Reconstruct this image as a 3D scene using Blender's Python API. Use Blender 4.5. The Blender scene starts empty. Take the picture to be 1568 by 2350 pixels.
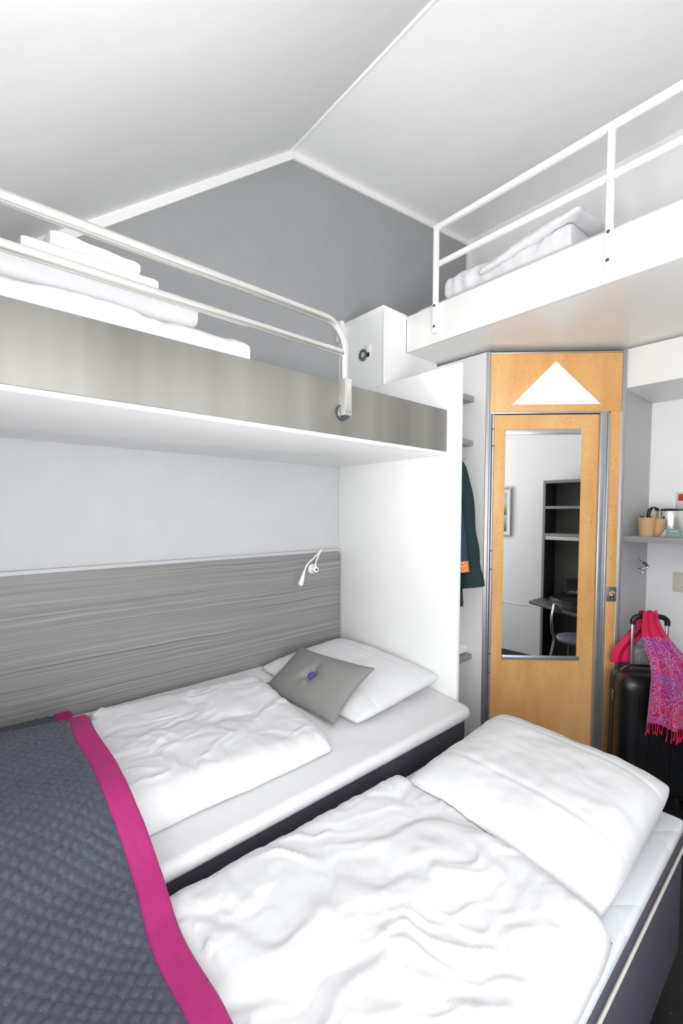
import bpy, bmesh, math, random
from math import sin, cos, pi, sqrt, exp, radians
from mathutils import Vector, Matrix, noise
from mathutils.bvhtree import BVHTree

random.seed(7)
S = bpy.context.scene
COL = S.collection

# ------------------------------------------------------------------ camera
FPX, YAW, PITCH, ROLL, PPY = 1016.89, 0.7225452, -0.046511, 0.0013979, 1221.81
fw = Vector((sin(YAW)*cos(PITCH), cos(YAW)*cos(PITCH), sin(PITCH)))
rt = Vector((cos(YAW), -sin(YAW), 0)); up = rt.cross(fw)
r2 = rt*cos(ROLL)+up*sin(ROLL); u2 = -rt*sin(ROLL)+up*cos(ROLL)
cam = bpy.data.cameras.new('camera'); camo = bpy.data.objects.new('camera', cam); COL.objects.link(camo)
cam.sensor_fit = 'HORIZONTAL'; cam.sensor_width = 36; cam.lens = FPX/1568*36
cam.shift_y = (PPY-1175)/1568; cam.clip_start = 0.02
camo.matrix_world = Matrix(((r2.x, u2.x, -fw.x, 0), (r2.y, u2.y, -fw.y, 0), (r2.z, u2.z, -fw.z, 1.5), (0, 0, 0, 1)))
S.camera = camo

# ------------------------------------------------------------------ light and exposure
S.view_settings.view_transform = 'Standard'; S.view_settings.look = 'None'
S.view_settings.gamma = 1; S.view_settings.use_curve_mapping = False
S.view_settings.exposure = 0.2
S.cycles.max_bounces = 12; S.cycles.diffuse_bounces = 8; S.cycles.glossy_bounces = 6
S.cycles.sample_clamp_indirect = 6; S.cycles.use_denoising = True
S.cycles.caustics_reflective = False; S.cycles.caustics_refractive = False
W = bpy.data.worlds.new('daylight'); S.world = W; W.use_nodes = True
W.node_tree.nodes['Background'].inputs[0].default_value = (0.86, 0.93, 1, 1)
W.node_tree.nodes['Background'].inputs[1].default_value = 1.5

def area(name, loc, direction, sx, sy, power, color=(1, 1, 1)):
    l = bpy.data.lights.new(name, 'AREA'); l.shape = 'RECTANGLE'; l.size = sx; l.size_y = sy
    l.energy = power; l.color = color
    o = bpy.data.objects.new(name, l); COL.objects.link(o); o.location = loc
    o.rotation_euler = Vector(direction).to_track_quat('-Z', 'Z').to_euler()
    return o
# daylight through the side window, plus fill through an added rear window
area('daylight_and_fill', (-0.50, -0.14, 1.32), (1, -0.08, 0.5), 1.62, 0.95, 26, (0.97, 0.985, 1))
area('daylight_and_fill', (0.22, -1.155, 1.45), (0, 1, 0.1), 1.0, 1.25, 38, (0.97, 0.985, 1))
# unseen fill lamps added outside both openings, aimed up at ceiling and gable
area('added_up_fill', (-1.25, 0.12, 0.32), (1, 0.0, 0.9), 1.3, 0.30, 108, (1, 0.985, 0.96))
area('added_up_fill', (0.22, -1.93, 0.45), (0, 1, 1.0), 1.4, 1.1, 95, (1, 0.985, 0.96))

# ------------------------------------------------------------------ materials
def srgb(r, g, b):
    f = lambda c: (c/255/12.92) if c/255 <= .04045 else ((c/255+.055)/1.055)**2.4
    return (f(r), f(g), f(b), 1)

class NT:
    def __init__(s, name):
        s.m = bpy.data.materials.new(name); s.m.use_nodes = True
        s.n = s.m.node_tree.nodes; s.l = s.m.node_tree.links
        s.b = s.n['Principled BSDF']; s.tc = None
    def node(s, t, **kw):
        n = s.n.new(t)
        for k, v in kw.items():
            if k in n.inputs: n.inputs[k].default_value = v
            else: setattr(n, k, v)
        return n
    def coord(s, scale=(1, 1, 1), rot=(0, 0, 0)):
        if not s.tc: s.tc = s.n.new('ShaderNodeTexCoord')
        mp = s.n.new('ShaderNodeMapping'); mp.inputs['Scale'].default_value = scale; mp.inputs['Rotation'].default_value = rot
        s.l.new(s.tc.outputs['Object'], mp.inputs[0]); return mp.outputs[0]
    def noise(s, vec, scale, detail=3, rough=.5, dist=0):
        n = s.node('ShaderNodeTexNoise', Scale=scale, Detail=detail, Roughness=rough, Distortion=dist)
        s.l.new(vec, n.inputs['Vector']); return n.outputs['Fac']
    def ramp(s, fac, stops):
        r = s.n.new('ShaderNodeValToRGB'); e = r.color_ramp.elements
        while len(e) < len(stops): e.new(.5)
        for x, (p, c) in zip(e, stops): x.position = p; x.color = c
        s.l.new(fac, r.inputs[0]); return r.outputs[0]
    def mix(s, fac, a, b, mode='MIX'):
        m = s.n.new('ShaderNodeMix'); m.data_type = 'RGBA'; m.blend_type = mode
        for sock, v in ((m.inputs[0], fac), (m.inputs[6], a), (m.inputs[7], b)):
            if hasattr(v, 'node'): s.l.new(v, sock)
            else: sock.default_value = v
        return m.outputs[2]
    def math(s, op, a, b=0.0):
        m = s.n.new('ShaderNodeMath'); m.operation = op
        for sock, v in ((m.inputs[0], a), (m.inputs[1], b)):
            if hasattr(v, 'node'): s.l.new(v, sock)
            else: sock.default_value = v
        return m.outputs[0]
    def bump(s, h, strength=.2, dist=.002):
        b = s.n.new('ShaderNodeBump'); b.inputs['Strength'].default_value = strength; b.inputs['Distance'].default_value = dist
        s.l.new(h, b.inputs['Height']); s.l.new(b.outputs[0], s.b.inputs['Normal'])
    def col(s, c):
        if hasattr(c, 'node'): s.l.new(c, s.b.inputs['Base Color'])
        else: s.b.inputs['Base Color'].default_value = c
    def set(s, **kw):
        for k, v in kw.items(): s.b.inputs[k.replace('_', ' ')].default_value = v

def plain(name, c, rough=.5, metal=0, var=.04, vscale=9, bump=0, bscale=300, spec=.5):
    """a colour with a little procedural variation and grain"""
    t = NT(name); v = t.coord()
    f = t.noise(v, vscale, 3)
    a = tuple(max(0, x*(1-var)) for x in c[:3])+(1,); b = tuple(min(1, x*(1+var)) for x in c[:3])+(1,)
    t.col(t.ramp(f, [(.3, a), (.7, b)])); t.set(Roughness=rough, Metallic=metal, Specular_IOR_Level=spec)
    if bump: t.bump(t.noise(v, bscale, 2), bump, .001)
    return t.m

M = {}
M['ceiling'] = plain('ceiling_paint', srgb(240, 240, 240), .7, bump=.05, var=.01)
M['wall_white'] = plain('white_wall_paint', srgb(246, 246, 246), .7, bump=.06, var=.01)
M['gable'] = plain('gable_paint_shaded', srgb(158, 160, 161), .75, bump=.12, bscale=260, var=.02)
M['gable_lit'] = plain('gable_paint_lit', srgb(194, 195, 197), .75, bump=.15, bscale=320, var=.02)  # same gable paint, made paler where more light falls
M['laminate'] = plain('white_laminate', srgb(240, 240, 238), .22, var=.008)
M['laminate_soft'] = plain('white_satin_laminate', srgb(240, 240, 239), .4, var=.008)
M['pod'] = plain('grey_white_laminate', srgb(240, 240, 239), .35, var=.01, bump=.04)
M['pod_grey'] = plain('light_grey_laminate', srgb(186, 186, 187), .4, var=.015, bump=.05)
M['grey_lam'] = plain('grey_shelf_laminate', srgb(150, 150, 151), .45, var=.02)
M['grey_trim'] = plain('pale_grey_edge_band', srgb(186, 188, 190), .45, var=.02)
M['white_metal'] = plain('white_powder_coat', srgb(244, 244, 240), .3, var=.006)
M['alu'] = plain('brushed_aluminium', srgb(190, 193, 197), .33, .75, var=.03)
M['chrome'] = plain('chrome', srgb(225, 225, 228), .08, 1, var=.01)
M['bolt'] = plain('dark_steel_bolt', srgb(110, 110, 112), .35, .8)
M['black'] = plain('black_plastic', srgb(28, 28, 30), .35, var=.1)
M['gap'] = plain('dark_gap', srgb(20, 20, 20), .9)
M['linen'] = plain('white_bed_linen', srgb(215, 215, 217), .85, bump=.12, bscale=700, var=.01)
M['terry'] = plain('white_terry', srgb(240, 240, 240), .95, bump=.6, bscale=900, var=.02)
M['bed_dark'] = plain('dark_mattress_fabric', srgb(76, 74, 87), .85, bump=.25, bscale=900, var=.06)
M['piping'] = plain('light_piping', srgb(205, 205, 196), .6)
M['cushion'] = plain('grey_cushion_fabric', srgb(134, 132, 130), .9, bump=.25, bscale=1100, var=.04)
M['button'] = plain('blue_button_fabric', srgb(72, 84, 150), .8, bump=.4, bscale=1500)
M['pink'] = plain('pink_border_fabric', srgb(164, 30, 105), .6, bump=.15, bscale=1200, var=.05)
M['coat'] = plain('dark_green_wool', srgb(26, 48, 52), .9, bump=.3, bscale=800, var=.08)
M['tunic'] = plain('dark_blue_cloth', srgb(46, 58, 72), .9, bump=.3, bscale=800, var=.08)
M['suitcase'] = plain('black_suitcase_shell', srgb(24, 25, 27), .32, bump=.15, bscale=500, var=.1)
M['suitcase_back'] = plain('charcoal_suitcase_shell', srgb(46, 45, 42), .4, bump=.15, bscale=500, var=.1)
M['kraft'] = plain('kraft_paper', srgb(196, 160, 116), .8, bump=.1, var=.05)
M['wood_stick'] = plain('pale_birch', srgb(226, 196, 150), .7)
M['cream'] = plain('cream_plastic', srgb(222, 219, 207), .35, var=.01)
M['rocker_red'] = plain('red_rocker', srgb(186, 62, 22), .3, var=.05)
M['paper'] = plain('white_paper', srgb(236, 236, 240), .7)
M['teal_card'] = plain('sage_green_card', srgb(122, 146, 140), .6, var=.03)
M['teal_light'] = plain('pale_sage_print', srgb(160, 178, 172), .6)
M['amber'] = plain('amber_indicator', srgb(226, 178, 92), .4)
M['lock_plate'] = plain('grey_lock_plate', srgb(128, 134, 138), .4, .6)
M['dark_grey'] = plain('dark_grey_laminate', srgb(52, 52, 53), .5)
M['mid_grey'] = plain('mid_grey_back_panel', srgb(120, 122, 118), .6)
M['bezel'] = plain('grey_bezel', srgb(112, 114, 114), .4, .4)
M['seat'] = plain('grey_velour', srgb(122, 124, 138), .95, var=.2, vscale=30, bump=.3)
M['plaque'] = plain('white_board', srgb(243, 243, 243), .35, var=.004)
M['red_sachet'] = plain('red_sachet', srgb(150, 36, 30), .5)
M['dark_sachet'] = plain('dark_sachet', srgb(42, 30, 28), .5)
M['bin'] = plain('grey_bin_plastic', srgb(205, 207, 210), .4)

t = NT('mirror_glass'); t.col((.93, .94, .94, 1)); t.set(Metallic=1, Roughness=.012)
M['mirror'] = t.m
t = NT('clear_liner'); t.col((.95, .96, .97, 1)); t.set(Roughness=.15, Transmission_Weight=.6, IOR=1.2)
t.bump(t.noise(t.coord(), 45, 4, .6, 1), .8, .006); M['liner'] = t.m

# brushed stainless steel with painted room reflections
t = NT('brushed_stainless'); v = t.coord((1.2, 1, 140)); f = t.noise(v, 3, 4, .6)
v2 = t.coord((2.6, 1, .25)); f2 = t.ramp(t.noise(v2, 1.6, 3), [(.3, (0, 0, 0, 1)), (.7, (1, 1, 1, 1))])  # soft vertical bands put the room's reflection into the colour
t.col(t.mix(f2, srgb(136, 134, 129), srgb(164, 162, 157)))
t.set(Metallic=.92, Roughness=.68, Anisotropic=.3); t.bump(f, .06, .001); M['steel'] = t.m
t = NT('brushed_tube'); t.col(srgb(232, 230, 225)); t.set(Metallic=.85, Roughness=.3)
t.bump(t.noise(t.coord((200, 200, 8)), 2, 2), .03, .001); M['tube'] = t.m

# grey wood grain headboard
t = NT('grey_wood_grain')
w1 = t.coord((.55, 1, 1.6), (0, radians(2.5), 0)); warp = t.noise(w1, 1.5, 3, .55)
mp = t.coord((.15, 1, 34), (0, radians(2.5), 0))
cmb = t.node('ShaderNodeCombineXYZ'); t.l.new(t.math('MULTIPLY', warp, 2.2), cmb.inputs[2])
add = t.node('ShaderNodeVectorMath', operation='ADD'); t.l.new(mp, add.inputs[0]); t.l.new(cmb.outputs[0], add.inputs[1])
g1 = t.noise(add.outputs[0], 2.4, 5, .62)
sc = t.node('ShaderNodeVectorMath', operation='MULTIPLY'); t.l.new(add.outputs[0], sc.inputs[0]); sc.inputs[1].default_value = (1.3, 1, 3.2)
g2 = t.noise(sc.outputs[0], 2.6, 4, .6)
c1 = t.ramp(g1, [(.30, srgb(98, 97, 96)), (.5, srgb(130, 129, 127)), (.72, srgb(160, 159, 158))])
c2 = t.ramp(g2, [(.38, srgb(74, 73, 72)), (.45, srgb(138, 137, 135)), (.60, srgb(144, 143, 142)), (.66, srgb(196, 195, 194))])
t.col(t.mix(.62, c1, c2)); t.set(Roughness=.5); t.bump(g2, .15, .001); M['wood'] = t.m

# birdseye maple
t = NT('birdseye_maple'); v = t.coord()
big = t.noise(t.coord((7, 7, 1.6)), 1.1, 4, .55)
vs = t.coord((1, 1, .8)); warpv = t.node('ShaderNodeTexNoise', Scale=24, Detail=2)
t.l.new(vs, warpv.inputs['Vector'])
mixv = t.node('ShaderNodeMix', data_type='VECTOR'); mixv.inputs[0].default_value = .05
t.l.new(vs, mixv.inputs[4]); t.l.new(warpv.outputs['Color'], mixv.inputs[5])
vo = t.node('ShaderNodeTexVoronoi', Scale=88, Randomness=1); t.l.new(mixv.outputs[1], vo.inputs['Vector'])
eyes = t.ramp(vo.outputs['Distance'], [(.12, (1, 1, 1, 1)), (.36, (0, 0, 0, 1))])
sel = t.ramp(t.noise(v, 22, 2), [(.36, (0, 0, 0, 1)), (.52, (1, 1, 1, 1))])
fine = t.noise(t.coord((60, 60, 14)), 3, 3, .6)
base = t.ramp(big, [(.28, srgb(216, 158, 96)), (.55, srgb(230, 180, 116)), (.78, srgb(238, 198, 138))])
base = t.mix(t.math('MULTIPLY', fine, .35), base, srgb(212, 152, 86))
base = t.mix(t.math('MULTIPLY', t.math('MULTIPLY', eyes, sel), .55), base, srgb(176, 116, 60))
t.col(base); t.set(Roughness=.42); M['maple'] = t.m

# black speckled floor
t = NT('black_speckled_floor'); v = t.coord()
vo = t.node('ShaderNodeTexVoronoi', Scale=95); t.l.new(v, vo.inputs['Vector'])
sp = t.ramp(vo.outputs['Distance'], [(.10, (1, 1, 1, 1)), (.2, (0, 0, 0, 1))])
se = t.ramp(t.noise(v, 70, 1), [(.56, (0, 0, 0, 1)), (.66, (1, 1, 1, 1))])
t.col(t.mix(t.math('MULTIPLY', sp, se), t.mix(t.noise(v, 20, 4), srgb(10, 10, 11), srgb(24, 24, 27)), t.mix(t.noise(v, 33, 1), srgb(96, 104, 104), srgb(120, 70, 74))))
t.set(Roughness=.6); M['floor'] = t.m

# dark quilt
t = NT('charcoal_quilt'); v = t.coord()
h1 = t.noise(v, 90, 3, .6); h2 = t.noise(t.coord((1, 1, 1), (0, 0, .7)), 420, 3, .7)
sl = t.ramp(t.noise(t.coord((60, 260, 60), (0, 0, .5)), 2.2, 3, .6), [(.56, (0, 0, 0, 1)), (.72, (1, 1, 1, 1))])
c = t.ramp(h1, [(.3, srgb(56, 59, 71)), (.7, srgb(70, 74, 87))])
t.col(t.mix(t.math('MULTIPLY', sl, .5), t.mix(t.math('MULTIPLY', h2, .3), c, srgb(48, 50, 62)), srgb(116, 122, 136))); t.set(Roughness=.5, Sheen_Weight=.15)
t.bump(h2, .25, .001); M['quilt'] = t.m

# quilted mattress topper
t = NT('quilted_topper'); v = t.coord()
br = t.node('ShaderNodeTexWave', Scale=1.15, Distortion=0); br.wave_type = 'BANDS'
t.l.new(t.coord((1, 1, 0), (0, 0, radians(50))), br.inputs['Vector'])
br2 = t.node('ShaderNodeTexWave', Scale=1.15, Distortion=0)
t.l.new(t.coord((1, 1, 0), (0, 0, radians(-50))), br2.inputs['Vector'])
hh = t.math('MINIMUM', br.outputs['Fac'], br2.outputs['Fac'])
t.col(srgb(204, 207, 210)); t.set(Roughness=.85)
t.bump(t.math('POWER', hh, .3), .8, .006); M['topper'] = t.m

# paisley scarf: plain hot pink above, woven paisley below
t = NT('paisley_scarf'); tc = t.coord()
sepz = t.node('ShaderNodeSeparateXYZ'); t.l.new(tc, sepz.inputs[0])
wn = t.node('ShaderNodeTexNoise', Scale=9, Detail=2); t.l.new(tc, wn.inputs['Vector'])
mv = t.node('ShaderNodeMix', data_type='VECTOR'); mv.inputs[0].default_value = .12
t.l.new(tc, mv.inputs[4]); t.l.new(wn.outputs['Color'], mv.inputs[5])
vo = t.node('ShaderNodeTexVoronoi', Scale=8.5, Randomness=.85); t.l.new(mv.outputs[1], vo.inputs['Vector'])
rings = t.math('SINE', t.math('MULTIPLY', vo.outputs['Distance'], 62))
ringm = t.ramp(rings, [(.50, (0, 0, 0, 1)), (.62, (1, 1, 1, 1))])
inner = t.ramp(vo.outputs['Distance'], [(.28, (1, 1, 1, 1)), (.36, (0, 0, 0, 1))])
vf = t.node('ShaderNodeTexVoronoi', Scale=105); t.l.new(mv.outputs[1], vf.inputs['Vector'])
dots = t.ramp(vf.outputs['Distance'], [(.22, (1, 1, 1, 1)), (.42, (0, 0, 0, 1))])
pat = t.mix(t.ramp(t.noise(tc, 6, 2), [(.42, (0, 0, 0, 1)), (.58, (1, 1, 1, 1))]), srgb(200, 26, 88), srgb(166, 18, 132))
pat = t.mix(t.math('MULTIPLY', inner, .7), pat, srgb(140, 62, 150))
pat = t.mix(t.math('MULTIPLY', dots, .75), pat, srgb(158, 150, 190))
pat = t.mix(t.math('MULTIPLY', ringm, .85), pat, srgb(152, 148, 196))
pat = t.mix(t.math('MULTIPLY', t.ramp(t.noise(tc, 160, 2), [(.45, (0, 0, 0, 1)), (.6, (1, 1, 1, 1))]), .45), pat, srgb(200, 24, 96))
step = t.ramp(sepz.outputs[2], [(.60, (0, 0, 0, 1)), (.602, (1, 1, 1, 1))])
t.col(t.mix(step, pat, srgb(204, 14, 76))); t.set(Roughness=.6, Sheen_Weight=.2)
M['scarf'] = t.m
M['scarf_red'] = plain('hot_pink_cloth', srgb(216, 18, 80), .6, var=.06)

t = NT('embroidery'); v = t.coord()
ck = t.node('ShaderNodeTexChecker', Scale=110); t.l.new(v, ck.inputs['Vector'])
t.col(t.mix(ck.outputs['Fac'], srgb(206, 84, 40), srgb(225, 170, 110))); t.set(Roughness=.8); M['embroidery'] = t.m

# framed photograph in the mirror: sky, greenery, dark ground
t = NT('landscape_print'); s3 = t.node('ShaderNodeSeparateXYZ'); t.l.new(t.coord(), s3.inputs[0])
zz = t.math('ADD', s3.outputs[2], t.math('MULTIPLY', t.noise(t.coord(), 40, 3), .05))
t.col(t.ramp(zz, [(.10, srgb(90, 90, 92)), (.2, srgb(150, 160, 165)), (.28, srgb(190, 200, 206)), (.3, srgb(84, 100, 60)), (.38, srgb(160, 176, 84)), (.44, srgb(205, 212, 220)), (.6, srgb(150, 156, 166))]))
t.set(Roughness=.3); M['print'] = t.m
t = NT('tablet_screen'); t.col(srgb(40, 44, 50)); t.set(Roughness=.12)
v = t.coord((1, 1, 1)); vo = t.node('ShaderNodeTexVoronoi', Scale=60); t.l.new(v, vo.inputs['Vector']); M['screen'] = t.m

# ------------------------------------------------------------------ mesh helpers
def new(): return bmesh.new()

def box(bm, x0, x1, y0, y1, z0, z1, bev=0, seg=2, mat=None, mi=0):
    r = bmesh.ops.create_cube(bm, size=1); vs = r['verts']
    for v in vs:
        v.co = Vector(((x0+x1)/2+v.co.x*(x1-x0), (y0+y1)/2+v.co.y*(y1-y0), (z0+z1)/2+v.co.z*(z1-z0)))
    fs = list({f for v in vs for f in v.link_faces})
    for f in fs: f.material_index = mi
    if bev:
        es = list({e for v in vs for e in v.link_edges})
        rr = bmesh.ops.bevel(bm, geom=es, offset=bev, segments=seg, profile=.5, affect='EDGES')
        vs = list({v for f in rr['faces'] for v in f.verts} | {v for v in vs if v.is_valid})
    if mat is not None:
        for v in vs: v.co = mat @ v.co
    return bm

def tube(bm, pts, r, n=12, closed=False, caps=True):
    """sweep a circle (radius r, or one radius per point) along pts"""
    pts = [Vector(p) for p in pts]; k = len(pts); rad = r if isinstance(r, (list, tuple)) else [r]*k
    rings = []; prev = None
    for i, p in enumerate(pts):
        a = pts[(i-1) % k] if (i > 0 or closed) else p; b = pts[(i+1) % k] if (i < k-1 or closed) else p
        d = (b-a).normalized()
        if prev is None:
            ref = Vector((0, 0, 1)) if abs(d.z) < .9 else Vector((1, 0, 0)); x = d.cross(ref).normalized()
        else:
            x = (prev - d*prev.dot(d)).normalized()
        prev = x; y = d.cross(x)
        rings.append([bm.verts.new(p + (x*cos(2*pi*j/n)+y*sin(2*pi*j/n))*rad[i]) for j in range(n)])
    for i in range(k if closed else k-1):
        A, B = rings[i], rings[(i+1) % k]
        for j in range(n): bm.faces.new((A[j], A[(j+1) % n], B[(j+1) % n], B[j]))
    if caps and not closed:
        bm.faces.new(rings[0][::-1]); bm.faces.new(rings[-1])
    return bm

def lathe(bm, prof, mat=None, n=32, mi=0):
    """revolve [(radius, height)] about z; radius 0 closes to a point"""
    mat = mat or Matrix(); rings = []
    for (r, z) in prof:
        if r < 1e-6: rings.append([bm.verts.new(mat @ Vector((0, 0, z)))])
        else: rings.append([bm.verts.new(mat @ Vector((r*cos(2*pi*j/n), r*sin(2*pi*j/n), z))) for j in range(n)])
    for A, B in zip(rings, rings[1:]):
        for j in range(n):
            if len(A) == 1 and len(B) == 1: continue
            if len(A) == 1: f = (A[0], B[j], B[(j+1) % n])
            elif len(B) == 1: f = (A[j], B[0], A[(j+1) % n])
            else: f = (A[j], A[(j+1) % n], B[(j+1) % n], B[j])
            fc = bm.faces.new(f); fc.material_index = mi
    return bm

def prism(bm, poly, h0, h1, mat=None, bev=0):
    """extrude polygon [(a, b)] from h0 to h1 along local z"""
    mat = mat or Matrix()
    lo = [bm.verts.new(Vector((a, b, h0))) for a, b in poly]; hi = [bm.verts.new(Vector((a, b, h1))) for a, b in poly]
    n = len(poly); fs = [bm.faces.new(lo[::-1]), bm.faces.new(hi)]
    for i in range(n): fs.append(bm.faces.new((lo[i], lo[(i+1) % n], hi[(i+1) % n], hi[i])))
    vs = lo+hi
    if bev:
        es = list({e for f in fs for e in f.edges})
        rr = bmesh.ops.bevel(bm, geom=es, offset=bev, segments=2, profile=.5, affect='EDGES')
        vs = list({v for f in rr['faces'] for v in f.verts} | {v for v in vs if v.is_valid})
    for v in vs: v.co = mat @ v.co
    return bm

def grid(bm, nu, nv, fn, mi=0):
    vs = [[bm.verts.new(fn(i/nu, j/nv)) for j in range(nv+1)] for i in range(nu+1)]
    for i in range(nu):
        for j in range(nv):
            bm.faces.new((vs[i][j], vs[i+1][j], vs[i+1][j+1], vs[i][j+1])).material_index = mi
    return vs

def shell(bm, nu, nv, top, bot):
    """closed soft body: top and bottom sheets sharing their rim"""
    T = [[bm.verts.new(top(i/nu, j/nv)) for j in range(nv+1)] for i in range(nu+1)]
    B = [[T[i][j] if i in (0, nu) or j in (0, nv) else bm.verts.new(bot(i/nu, j/nv)) for j in range(nv+1)] for i in range(nu+1)]
    for i in range(nu):
        for j in range(nv):
            bm.faces.new((T[i][j], T[i+1][j], T[i+1][j+1], T[i][j+1]))
            bm.faces.new((B[i][j], B[i][j+1], B[i+1][j+1], B[i+1][j]))

def obj(name, bm, mat, parent=None, smooth=35, origin=None):
    bm.normal_update()
    me = bpy.data.meshes.new(name)
    bmesh.ops.recalc_face_normals(bm, faces=bm.faces[:])
    if parent is not None: org = Vector(WORLD[parent.name])
    elif origin is not None: org = Vector(origin)
    else:
        xs = [v.co for v in bm.verts]; lo = Vector([min(c[i] for c in xs) for i in range(3)]); hi = Vector([max(c[i] for c in xs) for i in range(3)])
        org = Vector(((lo.x+hi.x)/2, (lo.y+hi.y)/2, lo.z))
    for v in bm.verts: v.co -= org
    bm.to_mesh(me); bm.free()
    for m in (mat if isinstance(mat, list) else [mat]): me.materials.append(m)
    if smooth:
        me.shade_smooth()
        if smooth < 180: me.set_sharp_from_angle(angle=radians(smooth))
    o = bpy.data.objects.new(name, me); COL.objects.link(o)
    if parent is not None: o.parent = parent
    else: o.location = org
    WORLD[o.name] = org
    return o
WORLD = {}

def tag(o, label, cat, group=None):
    o['label'] = label; o['category'] = cat
    if group: o['group'] = group
    return o
def thing(name, loc, label, cat, group=None):
    o = bpy.data.objects.new(name, None); COL.objects.link(o); o.location = loc; o.empty_display_size = .05
    WORLD[o.name] = Vector(loc)
    return tag(o, label, cat, group)
def struct(o): o['kind'] = 'structure'; return o
def B(x0, x1, y0, y1, z0, z1, bev=0, seg=2, mat=None): return box(new(), x0, x1, y0, y1, z0, z1, bev, seg, mat)
def copy_tree(o, parent=None):
    c = o.copy(); COL.objects.link(c)
    if parent is not None: c.parent = parent
    for ch in [x for x in bpy.data.objects if x.parent == o]: copy_tree(ch, c)
    return c
def fbm(x, y, z, sc, oct=3):
    s = 0; a = 1; f = sc
    for _ in range(oct):
        s += a*noise.noise(Vector((x*f, y*f, z*f))); a *= .5; f *= 2.07
    return s
def sstep(a, b, x):
    x = min(1, max(0, (x-a)/(b-a))); return x*x*(3-2*x)
def lerp_table(tab, x):
    if x <= tab[0][0]: return tab[0][1]
    n = len(tab)
    def slope(i):
        if i == 0 or i == n-1: return 0
        return (tab[i+1][1]-tab[i-1][1])/(tab[i+1][0]-tab[i-1][0])
    for i in range(n-1):
        a, va = tab[i]; b, vb = tab[i+1]
        if x <= b:
            h = b-a; k = (x-a)/h
            return ((1+2*k)*(1-k)**2*va+k*(1-k)**2*h*slope(i)+k*k*(3-2*k)*vb+k*k*(k-1)*h*slope(i+1))
    return tab[-1][1]

def settle(bm, below, gap=.003, zmin=None):
    """lift every vertex of a soft body clear of the things it lies on"""
    trees = []
    for o in below:
        off = WORLD[o.name] if o.parent is None else WORLD[o.parent.name]
        if o.parent is None and o.rotation_euler.z: mwld = Matrix.Translation(o.location) @ o.rotation_euler.to_matrix().to_4x4()
        else: mwld = Matrix.Translation(off)
        trees.append(BVHTree.FromPolygons([mwld @ v.co for v in o.data.vertices], [tuple(p.vertices) for p in o.data.polygons]))
    lift = {}
    for v in bm.verts:
        h = -9
        for tr in trees:
            hit = tr.ray_cast(Vector((v.co.x, v.co.y, 5)), Vector((0, 0, -1)))
            if hit[0] is not None: h = max(h, hit[0].z)
        if zmin is not None: h = max(h, zmin)
        d = h+gap-v.co.z
        if d > 0: lift[v] = d
    for v, d in lift.items(): v.co.z += d
    return bm

# ------------------------------------------------------------------ the room
XL, XR, YF, YB = -0.45, 3.622, -1.105, 2.225
FZ = -0.15                      # floor level (the camera is 1.65 m above it)
RX, RZ = 1.557, 3.61            # ridge line
SL = (RZ-2.766)/(RX-0.494)      # steep left slope of the ceiling
SR = 0.115                      # shallow right slope
KX = 3.40                       # low wall beside the loft
zl = lambda x: RZ-(RX-x)*SL
zr = lambda x: RZ+(x-RX)*SR

struct(obj('floor', B(XL-.1, XR+.1, YF-.1, YB+.1, FZ-.06, FZ), M['floor']))
# gable wall in one paint: lit tone under the bunk, shaded tone above
bm = new()
polylow = [(XL, FZ), (XR, FZ), (XR, 1.82), (XL, 1.82)]
polyhi = [(XL, 1.82), (XR, 1.82), (XR, zr(XR)), (RX, RZ), (XL, zl(XL))]
mw = Matrix(((1, 0, 0, 0), (0, 0, 1, 0), (0, 1, 0, 0), (0, 0, 0, 1)))
prism(bm, polylow, YB, YB+.1, mw)
for f in bm.faces: f.material_index = 0
k = len(bm.faces); prism(bm, polyhi, YB, YB+.1, mw)
bm.faces.ensure_lookup_table()
for f in bm.faces[k:]: f.material_index = 1
struct(obj('wall_back', bm, [M['gable_lit'], M['gable']], smooth=0))
# ceiling: two slopes
bm = new()
for (xa, xb, fz) in ((XL-.1, RX, zl), (RX, XR+.1, zr)):
    q = [(xa, fz(xa)), (xb, fz(xb)), (xb, fz(xb)+.1), (xa, fz(xa)+.1)]
    prism(bm, q, YF-.1, YB+.1, mw)
struct(obj('ceiling', bm, M['ceiling'], smooth=0))
# white trim along the gable and the ridge seam
def strip(name, p, q, th, y0, y1):
    d = (Vector(q)-Vector(p)).normalized(); n = Vector((d.y, -d.x))
    if n.y > 0: n = -n
    p2 = Vector(p)+n*th; q2 = Vector(q)+n*th
    return struct(obj(name, prism(new(), [tuple(p), tuple(q), tuple(q2), tuple(p2)], y0, y1, mw), M['laminate_soft'], smooth=0))
strip('trim_1', (XL, zl(XL)-.0005), (RX, RZ-.0005), .042, YB-.018, YB-.001)
strip('trim_2', (RX, RZ-.0005), (KX, zr(KX)-.0005), .042, YB-.0165, YB-.001)
struct(obj('trim_3', B(KX-.02, KX-.001, YB-.02, YB-.001, 2.72, zr(KX)-.05), M['laminate_soft'], smooth=0))
struct(obj('trim_4', prism(new(), [(RX-.010, RZ-.008), (RX-.006, RZ-.016), (RX+.003, RZ-.014), (RX+.009, RZ-.006), (RX+.009, RZ+.001)], YF, YB-.0175, mw), M['laminate_soft'], smooth=0))
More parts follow.
